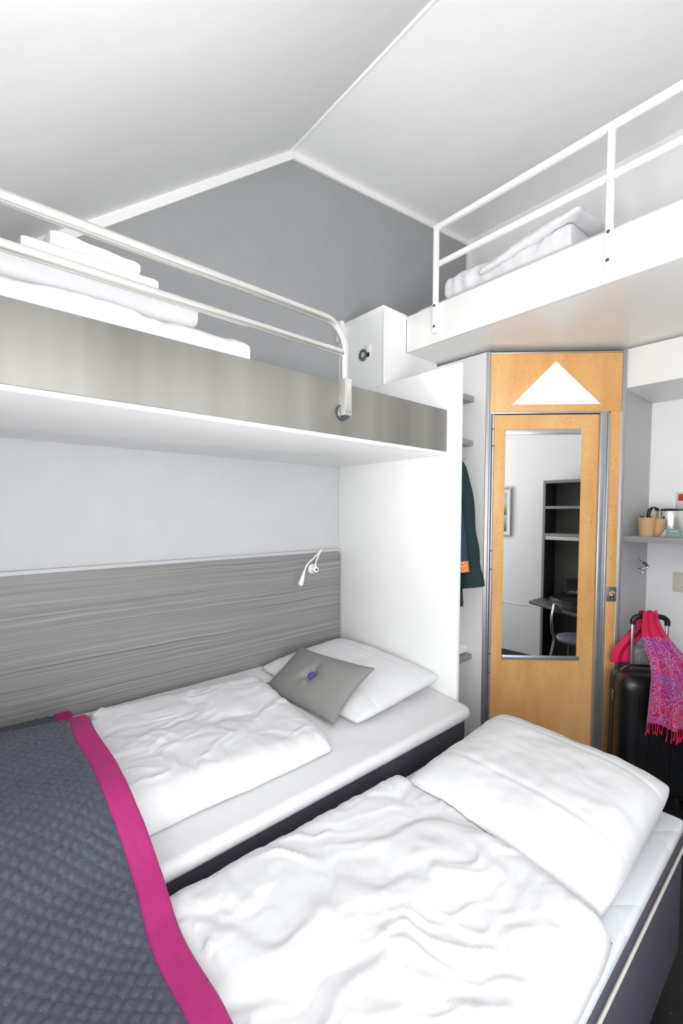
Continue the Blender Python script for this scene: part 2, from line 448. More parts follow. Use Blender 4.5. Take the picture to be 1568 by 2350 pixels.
# walls with window openings
def wall_with_hole(name, axis, at, th, a0, a1, z0, ztop, h0, h1, hz0, hz1, mat):
    bm = new()
    def bb(p0, p1, q0, q1):
        if p1-p0 < 1e-4 or q1-q0 < 1e-4: return
        if axis == 'x': box(bm, at-th, at, p0, p1, q0, q1)
        else: box(bm, p0, p1, at-th, at, q0, q1)
    bb(a0, h0, z0, ztop); bb(h1, a1, z0, ztop); bb(h0, h1, z0, hz0); bb(h0, h1, hz1, ztop)
    return struct(obj(name, bm, mat, smooth=0))
wall_with_hole('wall_left', 'x', XL, .1, YF-.1, YB, FZ, zl(XL), -.98, .70, .82, 1.82, M['wall_white'])
bm = new()
zt = 2.25
for (p0, p1, q0, q1) in ((XL, -.3, FZ, zt), (.75, XR, FZ, zt), (-.3, .75, FZ, .8), (-.3, .75, 2.1, zt)):
    box(bm, p0, p1, YF-.1, YF, q0, q1)
# part above the straight wall under the sloped ceiling
xe = RX-(RZ-zt)/SL
prism(bm, [(xe, zt), (XR, zt), (XR, zr(XR)), (RX, RZ)], YF-.1, YF, mw)
struct(obj('wall_front', bm, M['wall_white'], smooth=0))
struct(obj('wall_right', B(XR, XR+.1, YF-.1, YB+.1, FZ, zr(XR)), M['wall_white'], smooth=0))
struct(obj('wall_loft', B(KX, XR, YF, YB, 2.70, zr(KX)), M['wall_white'], smooth=0))
def window(name, axis, at, a0, a1, z0, z1, mull):
    bm = new(); w = .05
    def bb(p0, p1, q0, q1, d=.04):
        if axis == 'x': box(bm, at-.07, at-.07+d, p0, p1, q0, q1, .004)
        else: box(bm, p0, p1, at-.07, at-.07+d, q0, q1, .004)
    bb(a0, a0+w, z0, z1); bb(a1-w, a1, z0, z1); bb(a0+w, a1-w, z0, z0+w); bb(a0+w, a1-w, z1-w, z1)
    for m in mull: bb(m-.02, m+.02, z0+w, z1-w)
    o = struct(obj(name, bm, M['laminate_soft']))
    s = new()
    if axis == 'x': box(s, at-.1, at+.02, a0, a1, z0-.025, z0-.001, .004)
    else: box(s, a0, a1, at-.1, at+.02, z0-.025, z0-.001, .004)
    obj('window_sill', s, M['laminate_soft'], o)
window('window_1', 'x', XL, -.98, .70, .82, 1.82, (-.14,))
window('window_added', 'y', YF, -.3, .75, .8, 2.1, (.22,))  # invented window behind the camera, added to let fill light in
# bathroom pod: closet side, right side and the soffit over the niche
P0 = Vector((2.461, 1.466, 0)); E_ = Vector((0.72153295, -0.6923801, 0)); N_ = Vector((-0.6923801, -0.72153295, 0))
Q0 = P0+E_*.8232
PODZ = 2.466
struct(obj('wall_bathroom', B(P0.x, P0.x+.03, P0.y, YB-.001, FZ, PODZ), M['pod'], smooth=0))
struct(obj('wall_niche', B(Q0.x, XR-.001, Q0.y, Q0.y+.03, FZ, 2.24), M['pod_grey'], smooth=0))
struct(obj('wall_soffit', B(Q0.x, XR-.001, YF+.4, Q0.y+.03, 2.241, PODZ+.005, .004), M['laminate_soft']))

# ------------------------------------------------------------------ diagonal bathroom door
DM = Matrix(((E_.x, N_.x, 0, P0.x), (E_.y, N_.y, 0, P0.y), (0, 0, 1, 0), (0, 0, 0, 1)))   # local (u, out, z)
def D(u0, u1, d0, d1, z0, z1, bev=0): return B(u0, u1, d0, d1, z0, z1, bev, 2, DM)
door = bpy.data.objects.new('door_1', None); COL.objects.link(door); door.location = P0+E_*.41
WORLD['door_1'] = door.location.copy(); struct(door)
def dobj(name, bm, m): return obj(name, bm, M[m], door)
for u0, u1 in ((.000, .024), (.804, .828)):
    b = new()
    box(b, u0, u1, -.02, .012, FZ, PODZ-.002, .003, 2, DM); box(b, u0+.008, u1-.008, .011, .015, FZ, PODZ-.004, .001, 1, DM)
    dobj('door_frame', b, 'alu')
dobj('transom_panel', D(.0245, .8035, -.02, .006, 2.106, 2.452, .001), 'maple')
dobj('transom_rail', D(.0245, .8035, -.02, .009, 2.4525, 2.4605, .001), 'alu')
dobj('head_rail', D(.0245, .728, -.02, .011, 2.094, 2.1055, .001), 'alu')
dobj('door_leaf', D(.0535, .6735, -.02, .004, FZ+.012, 2.088), 'maple')
b = new()                                                         # grooved closing stile
box(b, .674, .706, -.02, .022, FZ+.002, 2.0935, .004, 2, DM); box(b, .7065, .7185, -.02, .015, FZ+.002, 2.0935, .002, 2, DM)
box(b, .719, .732, -.02, .024, FZ+.002, 2.0935, .003, 2, DM); dobj('closing_stile', b, 'alu')
dobj('shadow_gap', D(.7325, .7395, -.02, .002, FZ+.002, 2.0935), 'gap')
dobj('side_panel', D(.74, .798, -.02, .006, FZ+.002, 2.1055, .001), 'maple')
dobj('edge_strip', D(.7985, .8035, -.02, .010, FZ+.002, 2.1055, .001), 'cream')
b = new()
box(b, .0245, .034, -.02, .010, FZ+.002, 2.0935, .002, 2, DM); dobj('hinge_rail', b, 'alu')
for z0, z1 in ((FZ+.02, .5), (.505, .62), (.625, 1.145), (1.15, 1.26), (1.265, 1.90), (1.905, 2.0), (2.005, 2.09)):
    b = new(); tube(b, [DM @ Vector((.0445, .004, z0)), DM @ Vector((.0445, .004, z1))], .0085, 12); dobj('hinge', b, 'alu')
lp = dobj('lock_plate', D(.745, .8035, .0065, .0105, .955, 1.044, .003), 'lock_plate')
ax = DM @ Matrix.Translation((.776, .0105, .990)) @ Matrix.Rotation(-pi/2, 4, 'X')
obj('lock_knob', lathe(new(), [(0, 0), (.0165, 0), (.0165, .003), (.013, .006), (.010, .012), (.006, .015), (0, .015)], ax, 24), M['chrome'], lp)
b = new()
arc = [(.0185*cos(a), .0185*sin(a)) for a in [radians(38+104*i/10) for i in range(11)]]
arc += [(.0285*cos(a), .0285*sin(a)) for a in [radians(142-104*i/10) for i in range(11)]]
pm = DM @ Matrix.Translation((.776, .0108, .990)) @ Matrix(((1, 0, 0, 0), (0, 0, 1, 0), (0, 1, 0, 0), (0, 0, 0, 1)))
prism(b, arc, 0, .0008, pm); obj('lock_indicator', b, M['amber'], lp)

# mirror on the door
mi = thing('mirror', DM @ Vector((.35, .006, .60)), 'tall frameless mirror held by aluminium rails on the maple bathroom door', 'mirror')
obj('glass', D(.119, .572, .0045, .0085, .607, 1.987), M['mirror'], mi, smooth=0)
obj('top_rail', D(.116, .566, .0045, .014, 1.968, 2.000, .002), M['alu'], mi)
obj('bottom_rail', D(.122, .588, .0045, .016, .588, .612, .002), M['alu'], mi)
b = new(); prism(b, [(.151, 2.146), (.680, 2.146), (.4085, 2.404)], .0065, .013,
                 DM @ Matrix(((1, 0, 0, 0), (0, 0, 1, 0), (0, 1, 0, 0), (0, 0, 0, 1))), .0015)
tag(obj('triangle_plaque', b, M['plaque']), 'white triangular plaque on the maple panel above the bathroom door', 'plaque')

# ------------------------------------------------------------------ open wardrobe at the bunk end
XP = 1.936; YX = 1.829; XC = P0.x
w = thing('open_wardrobe', (2.2, 1.8, FZ), 'white open wardrobe between the beds and the bathroom door', 'wardrobe')
obj('end_panel', B(XP, XP+.022, 1.294, YB-.002, FZ, 2.248, .0015), M['laminate'], w)
obj('back_panel', B(XP+.0225, XC-.002, YX, YX+.018, FZ, 2.4835), M['laminate_soft'], w)
cb = new(); box(cb, XP, XP+.018, YX+.002, YB-.002, 2.2485, 2.679); box(cb, XP+.0185, 2.143, YX, YX+.018, 2.484, 2.679)
obj('top_box', cb, M['laminate_soft'], w)
obj('box_lid', B(XP-.008, 2.143, YX-.008, YB-.002, 2.6795, 2.706, .002), M['laminate_soft'], w)
obj('corner_strip', B(XP-.004, XP+.018, YX-.012, YX-.0005, 2.249, 2.679, .002), M['laminate_soft'], w)
obj('corner_block', B(XP-.03, XP-.0005, 2.17, YB-.003, 2.60, 2.722, .002), M['laminate_soft'], w)
for z, y0 in ((2.215, 1.545), (1.945, 1.548), (.600, 1.535)):
    obj('shelf', B(XP+.0225, XC-.002, y0, YX-.0005, z-.034, z, .0015), M['grey_lam'], w)
b = new(); tube(b, [(XP+.0225, 1.60, 1.85), (XC-.002, 1.60, 1.85)], .0125, 14); obj('clothes_rail', b, M['chrome'], w)

# reading light set in the top box
rl = thing('reading_light', (XP-.0005, 1.992, 2.463), 'round grey reading light set in the white box above the wardrobe', 'reading light')
mx = Matrix.Translation((XP-.0005, 1.992, 2.463)) @ Matrix.Rotation(-pi/2, 4, 'Y')
obj('bezel', lathe(new(), [(.021, .001), (.021, .010), (.026, .013), (.034, .010), (.036, 0), (.021, 0.0005)], mx, 36), M['bezel'], rl)
led = new(); lathe(led, [(0, .002), (.0205, .002), (.0205, .006), (0, .006)], mx, 24)
obj('lens_disc', led, M['bezel'], rl)
for k in range(7):
    a = k*pi/3; rr = .0115 if k < 6 else 0
    m2 = mx @ Matrix.Translation((rr*cos(a), rr*sin(a), .006))
    obj('led', lathe(new(), [(0, 0), (.0045, 0), (.0045, .0015), (0, .0025)], m2, 12), M['paper'], rl)
sp = obj('switch_plate', B(XP-.005, XP-.0005, 1.931, 1.975, 2.436, 2.512, .001), M['laminate_soft'], rl)
obj('switch', B(XP-.011, XP-.0052, 1.936, 1.960, 2.440, 2.466, .002), M['black'], sp)

# ------------------------------------------------------------------ left upper bunk
YBF = 1.367
ub = thing('upper_bunk', (.7, 1.8, 1.805), 'upper bunk on the left with a brushed steel front over the beds', 'bunk bed')
obj('steel_front', B(XL+.03, 1.928, YBF, YBF+.022, 1.8105, 2.022, .002), M['steel'], ub)
obj('underside_panel', B(XL+.03, 1.9345, YBF-.004, YB-.002, 1.793, 1.8103, .005), M['laminate'], ub)
obj('end_edge', B(1.9285, 1.9345, YBF+.002, YBF+.03, 1.811, 2.03, .001), M['laminate_soft'], ub)
for (x, y) in ((.83, 2.097), (1.62, 2.125)):
    s = obj('recessed_spotlight', lathe(new(), [(0, 1.7955), (.026, 1.7955), (.03, 1.7945), (.034, 1.7955), (.034, 1.7968), (0, 1.7968)], Matrix.Translation((x, y, 0)), 28), M['bolt'], ub)
    obj('lamp_glass', lathe(new(), [(0, 1.7945), (.022, 1.7945), (.022, 1.7954), (0, 1.7954)], Matrix.Translation((x, y, 0)), 24), M['black'], s)
# stainless guard rail
ry = YBF-.018; px = 1.204; zt_, R_ = 2.246, .10
path = [(XL+.005, ry, zt_), (0.2, ry, zt_), (.7, ry, zt_)]
path += [(px-R_+R_*sin(a), ry, zt_-R_+R_*cos(a)) for a in [radians(9*i) for i in range(11)]]
path += [(px, ry, 2.03), (px, ry, 1.93)]
b = new(); tube(b, path, .0165, 18); gr = obj('guard_rail', b, M['tube'], ub)
b = new(); tube(b, [(XL+.005, ry, 2.134), (px-.012, ry, 2.134)], .0145, 16); obj('middle_rail', b, M['tube'], ub)
# bracket clamping the rail to the steel front
b = new(); box(b, px-.018, px+.018, ry-.024, ry-.019, 1.885, 2.03, .001)
box(b, px-.018, px-.013, ry-.019, YBF-.0005, 1.885, 2.03, .001)
cl = obj('rail_bracket', b, M['tube'], ub)
for dx in (-.01, .01):
    obj('screw', lathe(new(), [(0, 0), (.0028, 0), (.0028, .001), (0, .0015)], Matrix.Translation((px+dx, ry-.024, 1.90)) @ Matrix.Rotation(pi/2, 4, 'X'), 10), M['bolt'], cl)
obj('clamp_disc', lathe(new(), [(0, -.0175), (.030, -.0175), (.033, -.014), (.033, -.004), (.03, -.001), (0, -.001)], Matrix.Translation((px, YBF, 1.902)) @ Matrix.Rotation(-pi/2, 4, 'X'), 32), M['bolt'], ub)

# ------------------------------------------------------------------ right loft bunk
XLF = 2.145
lb = thing('loft_bunk', (2.7, .8, 2.485), 'white loft bunk on the right with white guard rails', 'bunk bed')
obj('front_board', B(XLF, XLF+.022, -.30, YX-.001, 2.483, 2.70, .003), M['laminate'], lb)
obj('underside_panel', B(XLF+.0225, KX-.005, -.30, YX-.001, 2.484, 2.498), M['laminate'], lb)
obj('end_board', B(XLF+.0225, KX-.005, -.30, -.28, 2.4985, 2.70, .002), M['laminate'], lb)
obj('bed_deck', B(XLF+.0225, KX-.005, YX, YB-.003, 2.484, 2.498), M['laminate'], lb)
for y in (1.600, .702, -.196):
    p = obj('rail_post', B(XLF-.027, XLF-.001, y-.013, y+.013, 2.53, 3.104, .003), M['white_metal'], lb)
    for z in (2.566, 2.683):
        obj('bolt', lathe(new(), [(0, 0), (.0075, 0), (.0075, .003), (.004, .004), (0, .004)], Matrix.Translation((XLF-.0271, y, z)) @ Matrix.Rotation(-pi/2, 4, 'Y'), 16), M['bolt'], p)
obj('top_rail', B(XLF-.027, XLF-.001, -.24, 1.613, 3.1045, 3.131, .003), M['white_metal'], lb)
b = new()
for y0, y1 in ((-.182, .688), (.716, 1.586)): box(b, XLF-.026, XLF-.002, y0, y1, 2.90, 2.925, .003)
obj('middle_rail', b, M['white_metal'], lb)

# ------------------------------------------------------------------ headboard and gooseneck lamp
hb = thing('headboard', (.75, 2.2, .35), 'wide grey wood grain headboard panel along the wall behind the bed', 'headboard')
def rounded(x0, x1, z0, z1, r):
    return [(x0, z0), (x1, z0)]+[(x1-r+r*cos(a), z1-r+r*sin(a)) for a in [radians(9*i) for i in range(11)]]+[(x0, z1)]
obj('wood_panel', prism(new(), rounded(XL+.02, XP-.008, .35, 1.242, .03), 2.199, YB-.001, mw), M['wood'], hb)
b = new(); o_ = rounded(XL+.02, XP-.0035, .35, 1.258, .036); i_ = rounded(XL+.02, XP-.0075, .35, 1.2425, .031)
ring = o_[1:]+i_[1:][::-1]
vo_ = [b.verts.new((a, 2.196, c)) for a, c in o_[1:]]; vi_ = [b.verts.new((a, 2.196, c)) for a, c in i_[1:]]
wo_ = [b.verts.new((a, YB-.001, c)) for a, c in o_[1:]]; wi_ = [b.verts.new((a, YB-.001, c)) for a, c in i_[1:]]
for i in range(len(vo_)-1):
    b.faces.new((vo_[i], vo_[i+1], vi_[i+1], vi_[i])); b.faces.new((wo_[i], wi_[i], wi_[i+1], wo_[i+1]))
    b.faces.new((vo_[i], wo_[i], wo_[i+1], vo_[i+1])); b.faces.new((vi_[i], vi_[i+1], wi_[i+1], wi_[i]))
obj('edge_trim', b, M['grey_trim'], hb)

gl = thing('gooseneck_lamp', (1.70, 2.195, 1.142), 'small white gooseneck reading lamp mounted on the grey headboard', 'reading lamp')
mb_ = Matrix.Translation((1.690, 2.1985, 1.142)) @ Matrix.Rotation(pi/2, 4, 'X')
obj('wall_mount', lathe(new(), [(0, 0), (.031, 0), (.032, .004), (.030, .010), (.022, .016), (.0185, .022), (.0185, .045), (.016, .048), (.008, .048), (0, .046)], mb_, 32), M['white_metal'], gl)
obj('switch', lathe(new(), [(0, 0), (.0075, 0), (.0075, .0015), (0, .002)], Matrix.Translation((1.690, 2.1505, 1.142)) @ Matrix.Rotation(pi/2, 4, 'X'), 20), M['black'], gl)
def spline(pts, n=10):
    pts = [Vector(p) for p in pts]; P = [2*pts[0]-pts[1]]+pts+[2*pts[-1]-pts[-2]]; out = []
    for i in range(1, len(P)-2):
        for k in range(n):
            t = k/n; a, b_, c, d = P[i-1], P[i], P[i+1], P[i+2]
            out.append(.5*((2*b_)+(c-a)*t+(2*a-5*b_+4*c-d)*t*t+(3*b_-a-3*c+d)*t**3))
    return out+[pts[-1]]
neck = spline([(1.686, 2.160, 1.160), (1.692, 2.158, 1.190), (1.712, 2.150, 1.240), (1.726, 2.145, 1.266), (1.708, 2.135, 1.258), (1.640, 2.11, 1.222), (1.575, 2.09, 1.190), (1.545, 2.08, 1.155)])
b = new(); tube(b, neck, .0042, 10); tube(b, [(1.686, 2.160, 1.157), (1.689, 2.159, 1.176)], .0062, 12); obj('flexible_neck', b, M['white_metal'], gl)
h0, h1 = Vector((1.547, 2.081, 1.158)), Vector((1.502, 2.062, 1.078)); dd = (h1-h0)
b = new(); tube(b, [h0+dd*k for k in (0, .1, .3, .6, .85, 1)], [.0045, .0062, .0085, .0115, .0138, .0138], 20); hd = obj('lamp_head', b, M['white_metal'], gl)
b = new(); tube(b, [h1, h1+dd*.05], [.0132, .010], 20); obj('lens', b, M['paper'], hd)

# ------------------------------------------------------------------ beds
BX0, BX1 = -.10, 1.925
def t1z(x, y):      # sheet surface of the bed by the wall: it climbs towards the headboard
    return lerp_table([(1.19, .532), (1.5, .558), (1.85, .588), (2.19, .610)], y)
def bed(name, x0, x1, y0, y1, ztop, zsheet, label, ytop=None):
    t = thing(name, ((x0+x1)/2, (y0+y1)/2, FZ), label, 'bed', 'single beds pushed side by side')
    for (xa, ya) in ((x0+.1, y0+.1), (x1-.1, y0+.1), (x0+.1, y1-.1), (x1-.1, y1-.1)):
        obj('leg', lathe(new(), [(0, 0), (.025, 0), (.03, .0945), (0, .0945)], Matrix.Translation((xa, ya, FZ)), 16), M['black'], t)
    return t
# bed beside the headboard
b1 = bed('single_bed', BX0, BX1, 1.2, 2.19, .5, .53, 'single bed along the grey headboard with a smooth white sheet')
obj('bed_base', B(BX0, BX1-.02, 1.222, 2.186, -.055, .30, .02, 3), M['bed_dark'], b1)
obj('mattress', B(BX0, BX1-.014, 1.212, 2.186, .3005, .478, .035, 4), M['bed_dark'], b1)
def topper1():
    bm = new(); y0, y1 = 1.186, 2.187; x0, x1 = BX0, BX1+.001
    R_ = .055
    def plan(u, v):
        x = x0+(x1-x0)*u; y = y0+(y1-y0)*v
        dx, dy = x-(x1-R_), (y0+R_)-y
        if dx > 0 and dy > 0:                        # rounded front corner at the head end
            k = max(dx, dy)/sqrt(dx*dx+dy*dy); x = x1-R_+dx*k; y = y0+R_-dy*k
        return x, y
    def top(u, v):
        x, y = plan(u, v)
        d = min((x1-x0)*min(u, 1-u), (y1-y0)*v)
        e = min(1, d/.02)
        z = t1z(x, y)-.013*(1-sqrt(max(0, 1-(1-e)**2)))
        z += .0022*fbm(x*1.2+y*.8, y*2, 3.1, 7, 3)*min(1, (y-y0)/.08)
        return Vector((x, y, z))
    nu, nv = 150, 80
    vs = grid(bm, nu, nv, top)
    # skirt down to the mattress
    rim = [(i, 0) for i in range(nu+1)]+[(nu, j) for j in range(1, nv+1)]+[(i, nv) for i in range(nu-1, -1, -1)]+[(0, j) for j in range(nv-1, 0, -1)]
    data = []
    for (i, j) in rim:
        v = vs[i][j]; q = vs[min(nu-1, max(1, i))][min(nv-1, max(1, j))]
        d = Vector((q.co.x-v.co.x, q.co.y-v.co.y, 0)).normalized(); data.append((v.co.copy(), d))
    prev = [vs[i][j] for i, j in rim]; n = len(rim)
    for k, (dz, inn) in enumerate(((.33, -.0035), (.66, -.0025), (.93, .004), (1, .02))):
        cur = []
        for q, (c, d) in enumerate(data):
            near = max(0, 1-abs(c.x-x1)/.22)
            wv = .0030*near*sin(q*1.9)*(1 if k in (1, 2) else 0)
            p = c+d*(inn+wv); cur.append(bm.verts.new((p.x, p.y, c.z+(.4795-c.z)*dz)))
        for i in range(n): bm.faces.new((prev[i], prev[(i+1) % n], cur[(i+1) % n], cur[i]))
        prev = cur
    bm.faces.new(prev)
    return bm
obj('mattress_topper', topper1(), M['linen'], b1, smooth=60)
# bed nearest the camera
y20, y21 = .328, 1.148; B2X1 = 1.90
b2 = bed('single_bed', BX0, B2X1, y20, y21, .42, .42, 'single bed nearest the camera with quilted topper and light piping')
obj('bed_base', B(BX0, B2X1-.005, y20+.004, y21, -.055, .336, .02, 3), M['bed_dark'], b2)
obj('mattress', B(BX0, B2X1, y20, y21, .3465, .384, .012, 3), M['bed_dark'], b2)
b = new()
rim = [(BX0, y20-.001), (B2X1-.02, y20-.001), (B2X1-.003, y20+.006), (B2X1+.002, y20+.024), (B2X1+.002, y21-.01)]
tube(b, [(x, y, .3415) for x, y in rim], .0048, 8); obj('piping', b, M['piping'], b2)
def topper2():
    bm = new(); box(bm, BX0, B2X1-.002, y20+.001, y21-.002, .3845, .427, .016, 4)
    return bm
obj('mattress_topper', topper2(), M['topper'], b2)
t2z = lambda x, y: .427

# ------------------------------------------------------------------ duvets
# height of the bedspread across the two beds
SPZ = [(.30, .545), (.42, .552), (.71, .566), (.85, .552), (.97, .556), (1.05, .578), (1.14, .605), (1.24, .668), (1.34, .716), (1.53, .728), (1.73, .738), (1.90, .712), (2.02, .655), (2.10, .622), (2.16, .622), (2.20, .628)]
def wrinkle(x, y, seed, amp, dirx=.9, sc=5.5):
    """gentle undulation with sparse creases"""
    wx = fbm(x, y, seed, 3.0, 3)*.16; wy = fbm(x, y, seed+9, 3.0, 3)*.16
    c, s = cos(dirx), sin(dirx)
    a = (x+wx)*c+(y+wy)*s; b = -(x+wx)*s+(y+wy)*c
    f1 = fbm(a*.8, b*1.4, seed, 4.2, 2)
    f3 = fbm(a*.7, b*1.6, seed+4, 15, 3)
    mask = sstep(-.05, .45, fbm(x, y, seed+15, 4.0, 2))
    r1 = max(0, 1-abs(noise.noise(Vector((a*5, b*16, seed*1.7))))*2.6)**2
    mask2 = sstep(.0, .4, fbm(x, y, seed+25, 5.5, 2))
    r2 = max(0, 1-abs(noise.noise(Vector((a*17+3, b*7, seed*2.3))))*2.6)**2
    return amp*(f1*.9+f3*.20+mask*r1*.42+mask2*r2*.30)
def duvet(corners, base, T, seed, wamp, nu=150, nv=130, edge=.085, hem=True, tfun=None, dirx=.9, zover=None):
    """corners: p00 p10 p11 p01 in plan (x, y)"""
    c = [Vector(q) for q in corners]; bm = new()
    def plan(u, v):
        # rounded corners
        uu, vv = 2*u-1, 2*v-1
        k = .035*(abs(uu)**6)*(abs(vv)**6)
        uu *= 1-k; vv *= 1-k; u_, v_ = (uu+1)/2, (vv+1)/2
        p = c[0]*(1-u_)*(1-v_)+c[1]*u_*(1-v_)+c[2]*u_*v_+c[3]*(1-u_)*v_
        w_ = .010*noise.noise(Vector((p.x*6, p.y*6, seed)))+.005*noise.noise(Vector((p.x*19, p.y*19, seed)))
        return p+Vector((w_, w_*.6))
    lu = (c[1]-c[0]).length; lv = (c[3]-c[0]).length
    def prof(u, v):
        d = min(u*lu, (1-u)*lu, v*lv, (1-v)*lv)
        d2 = [min(1, q/edge) for q in (u*lu, (1-u)*lu, v*lv, (1-v)*lv)]
        f = 1
        for q in d2: f *= sqrt(max(0, 1-(1-q)**2))
        return f
    def top(u, v):
        p = plan(u, v); f = prof(u, v)
        th = T*(tfun(u, v) if tfun else 1)
        z = base(p.x, p.y)+.012+f*th+f*wrinkle(p.x, p.y, seed, wamp, dirx)
        # puckers running in from the seams
        de = min(u*lu, (1-u)*lu, v*lv, (1-v)*lv)
        al = p.x if de in (v*lv, (1-v)*lv) else p.y
        z += f*.006*exp(-(de/.07)**2)*noise.noise(Vector((al*34, de*6, seed)))
        if p.x < .40: z = max(base(p.x, p.y)+.007, min(z, lerp_table(SPZ, p.y)-.022))
        return Vector((p.x, p.y, z))
    def bot(u, v):
        p = plan(u, v); return Vector((p.x, p.y, base(p.x, p.y)+.006))
    shell(bm, nu, nv, top, bot)
    return bm
# wall-side duvet: thicker at the foot, thinner to the turned-back end
d1 = duvet([(-.09, 1.325), (1.135, 1.305), (1.200, 2.03), (-.09, 2.06)], t1z, .085, 3.3, .015,
           tfun=lambda u, v: (1.25-.55*u)*(1.10-.25*v), dirx=.5)
tag(obj('duvet', d1, M['linen'], smooth=180), 'white duvet lying on the wall side bed, behind the dark gap', 'duvet', 'white duvets on the two beds')
d2 = duvet([(-.09, .338), (1.212, .326), (1.285, 1.105), (-.09, 1.160)], t2z, .085, 8.1, .016,
           tfun=lambda u, v: 1.05+.1*v, dirx=-.55)
tag(obj('duvet', d2, M['linen'], smooth=180), 'white duvet in the foreground on the bed nearest the camera', 'duvet', 'white duvets on the two beds')

# ------------------------------------------------------------------ pillows
def pillow(w, d, T, seed, mat, nu=70, nv=60, flat=.35, pull=.03, seams=(), wr=.006, pw=3.2):
    """soft pillow in local space, w along x, d along y"""
    bm = new()
    def xy(u, v):
        a, b = 2*u-1, 2*v-1; k = .055*(abs(a)**7)*(abs(b)**7); a *= 1-k; b *= 1-k
        x = w/2*a*(1-pull*(1-b*b)*abs(a)); y = d/2*b*(1-pull*(1-a*a)*abs(b))
        return a, b, x, y
    def prof(a, b): return (max(0, 1-abs(a)**pw)*max(0, 1-abs(b)**pw))**.5
    def top(u, v):
        a, b, x, y = xy(u, v); h = T*prof(a, b)
        ed = max(abs(a), abs(b))
        h += prof(a, b)*wr*(fbm(x, y, seed, 9, 3)+1.2*ed**3*noise.noise(Vector((x*13, y*20, seed))))
        for s in seams: h -= .005*exp(-((a-s)/.018)**2)*min(1, prof(a, b)*3)
        return mat @ Vector((x, y, h))
    def bot(u, v):
        a, b, x, y = xy(u, v); return mat @ Vector((x, y, -T*flat*prof(a, b)))
    shell(bm, nu, nv, top, bot)
    return bm
def frame_mat(o, xa, ya):
    xa = Vector(xa).normalized(); za = xa.cross(Vector(ya)).normalized(); ya = za.cross(xa)
    return Matrix(((xa.x, ya.x, za.x, o[0]), (xa.y, ya.y, za.y, o[1]), (xa.z, ya.z, za.z, o[2]), (0, 0, 0, 1)))
def byname(n, parent): return [o for o in bpy.data.objects if o.parent == parent and o.name.split('.')[0] == n][0]
tp1, tp2 = byname('mattress_topper', b1), byname('mattress_topper', b2)
duv = [o for o in bpy.data.objects if o.name.split('.')[0] == 'duvet']
p1 = pillow(.64, .80, .085, 1.2, frame_mat((1.604, 1.765, .616), (1, .02, .075), (0, 1, .055)), seams=(.55, -.55), flat=.32)
for v in p1.verts: v.co.x = min(v.co.x, XP-.004); v.co.y = min(v.co.y, 2.19)
p1o = tag(obj('pillow', settle(p1, [tp1]), M['linen'], smooth=180), 'white pillow against the white end panel, behind the grey cushion', 'pillow', 'white pillows on the lower beds')
p2 = pillow(.70, .685, .108, 4.4, frame_mat((1.562, .703, .494), (1, .005, .060), (0.03, 1, .045)), seams=(.62, -.42), flat=.55, wr=.007, pw=4.5)
p2o = tag(obj('pillow', settle(p2, [tp2, duv[1]]), M['linen'], smooth=180), 'white pillow in the right foreground, in front of the bathroom door', 'pillow', 'white pillows on the lower beds')

# grey cushion with a blue button
co = Vector((1.335, 1.715, .660)); cx_ = Vector((.26, .02, .165)); cy_ = Vector((.0, .55, 0))
cm = frame_mat(co, cx_, cy_)
ct = thing('cushion', tuple(co-Vector((0, 0, .08))), 'grey cushion with a blue button leaning on the wall side pillow', 'cushion')
def cush():
    bm = new(); w_, d_, T = .325, .555, .062
    def xy(u, v):
        a, b = 2*u-1, 2*v-1
        return a, b, w_/2*a*(1-.07*(1-b*b)*abs(a)), d_/2*b*(1-.07*(1-a*a)*abs(b))
    def pr(a, b): return (max(0, 1-abs(a)**2.2)*max(0, 1-abs(b)**2.2))**.55
    def top(u, v):
        a, b, x, y = xy(u, v); h = T*pr(a, b); r = sqrt(x*x+y*y)
        ang = math.atan2(y, x)
        h -= .034*exp(-(r/.035)**2)
        h -= .006*exp(-(r/.11)**2)*(.5+.5*cos(5*ang+.6))
        h += .0025*pr(a, b)*fbm(x, y, 5, 14, 2)
        return cm @ Vector((x, y, h))
    def bot(u, v):
        a, b, x, y = xy(u, v); return cm @ Vector((x, y, -T*.30*pr(a, b)))
    shell(bm, 60, 80, top, bot); return bm
ctp = None
obj('cushion_cover', settle(cush(), [p1o, tp1, duv[0]], .004), M['cushion'], ct, smooth=180)
rimpts = []
for k in range(120):
    t_ = k/30; sd = int(t_); f_ = t_-sd
    u, v = [(f_, 0), (1, f_), (1-f_, 1), (0, 1-f_)][sd]
    a, b_ = 2*u-1, 2*v-1
    rimpts.append(cm @ Vector((.325/2*a*(1-.07*(1-b_*b_)*abs(a)), .555/2*b_*(1-.07*(1-a*a)*abs(b_)), 0)))
b = new(); tube(b, [Vector((q.x, q.y, q.z)) for q in rimpts], .0028, 6, closed=True); settle(b, [p1o, tp1, duv[0]], .002); obj('piped_seam', b, M['cushion'], ct)
obj('button', lathe(new(), [(0, .0), (.019, 0), (.0225, .005), (.020, .010), (.011, .014), (0, .0155)], cm @ Matrix.Translation((0, 0, .031)), 24), M['button'], ct)

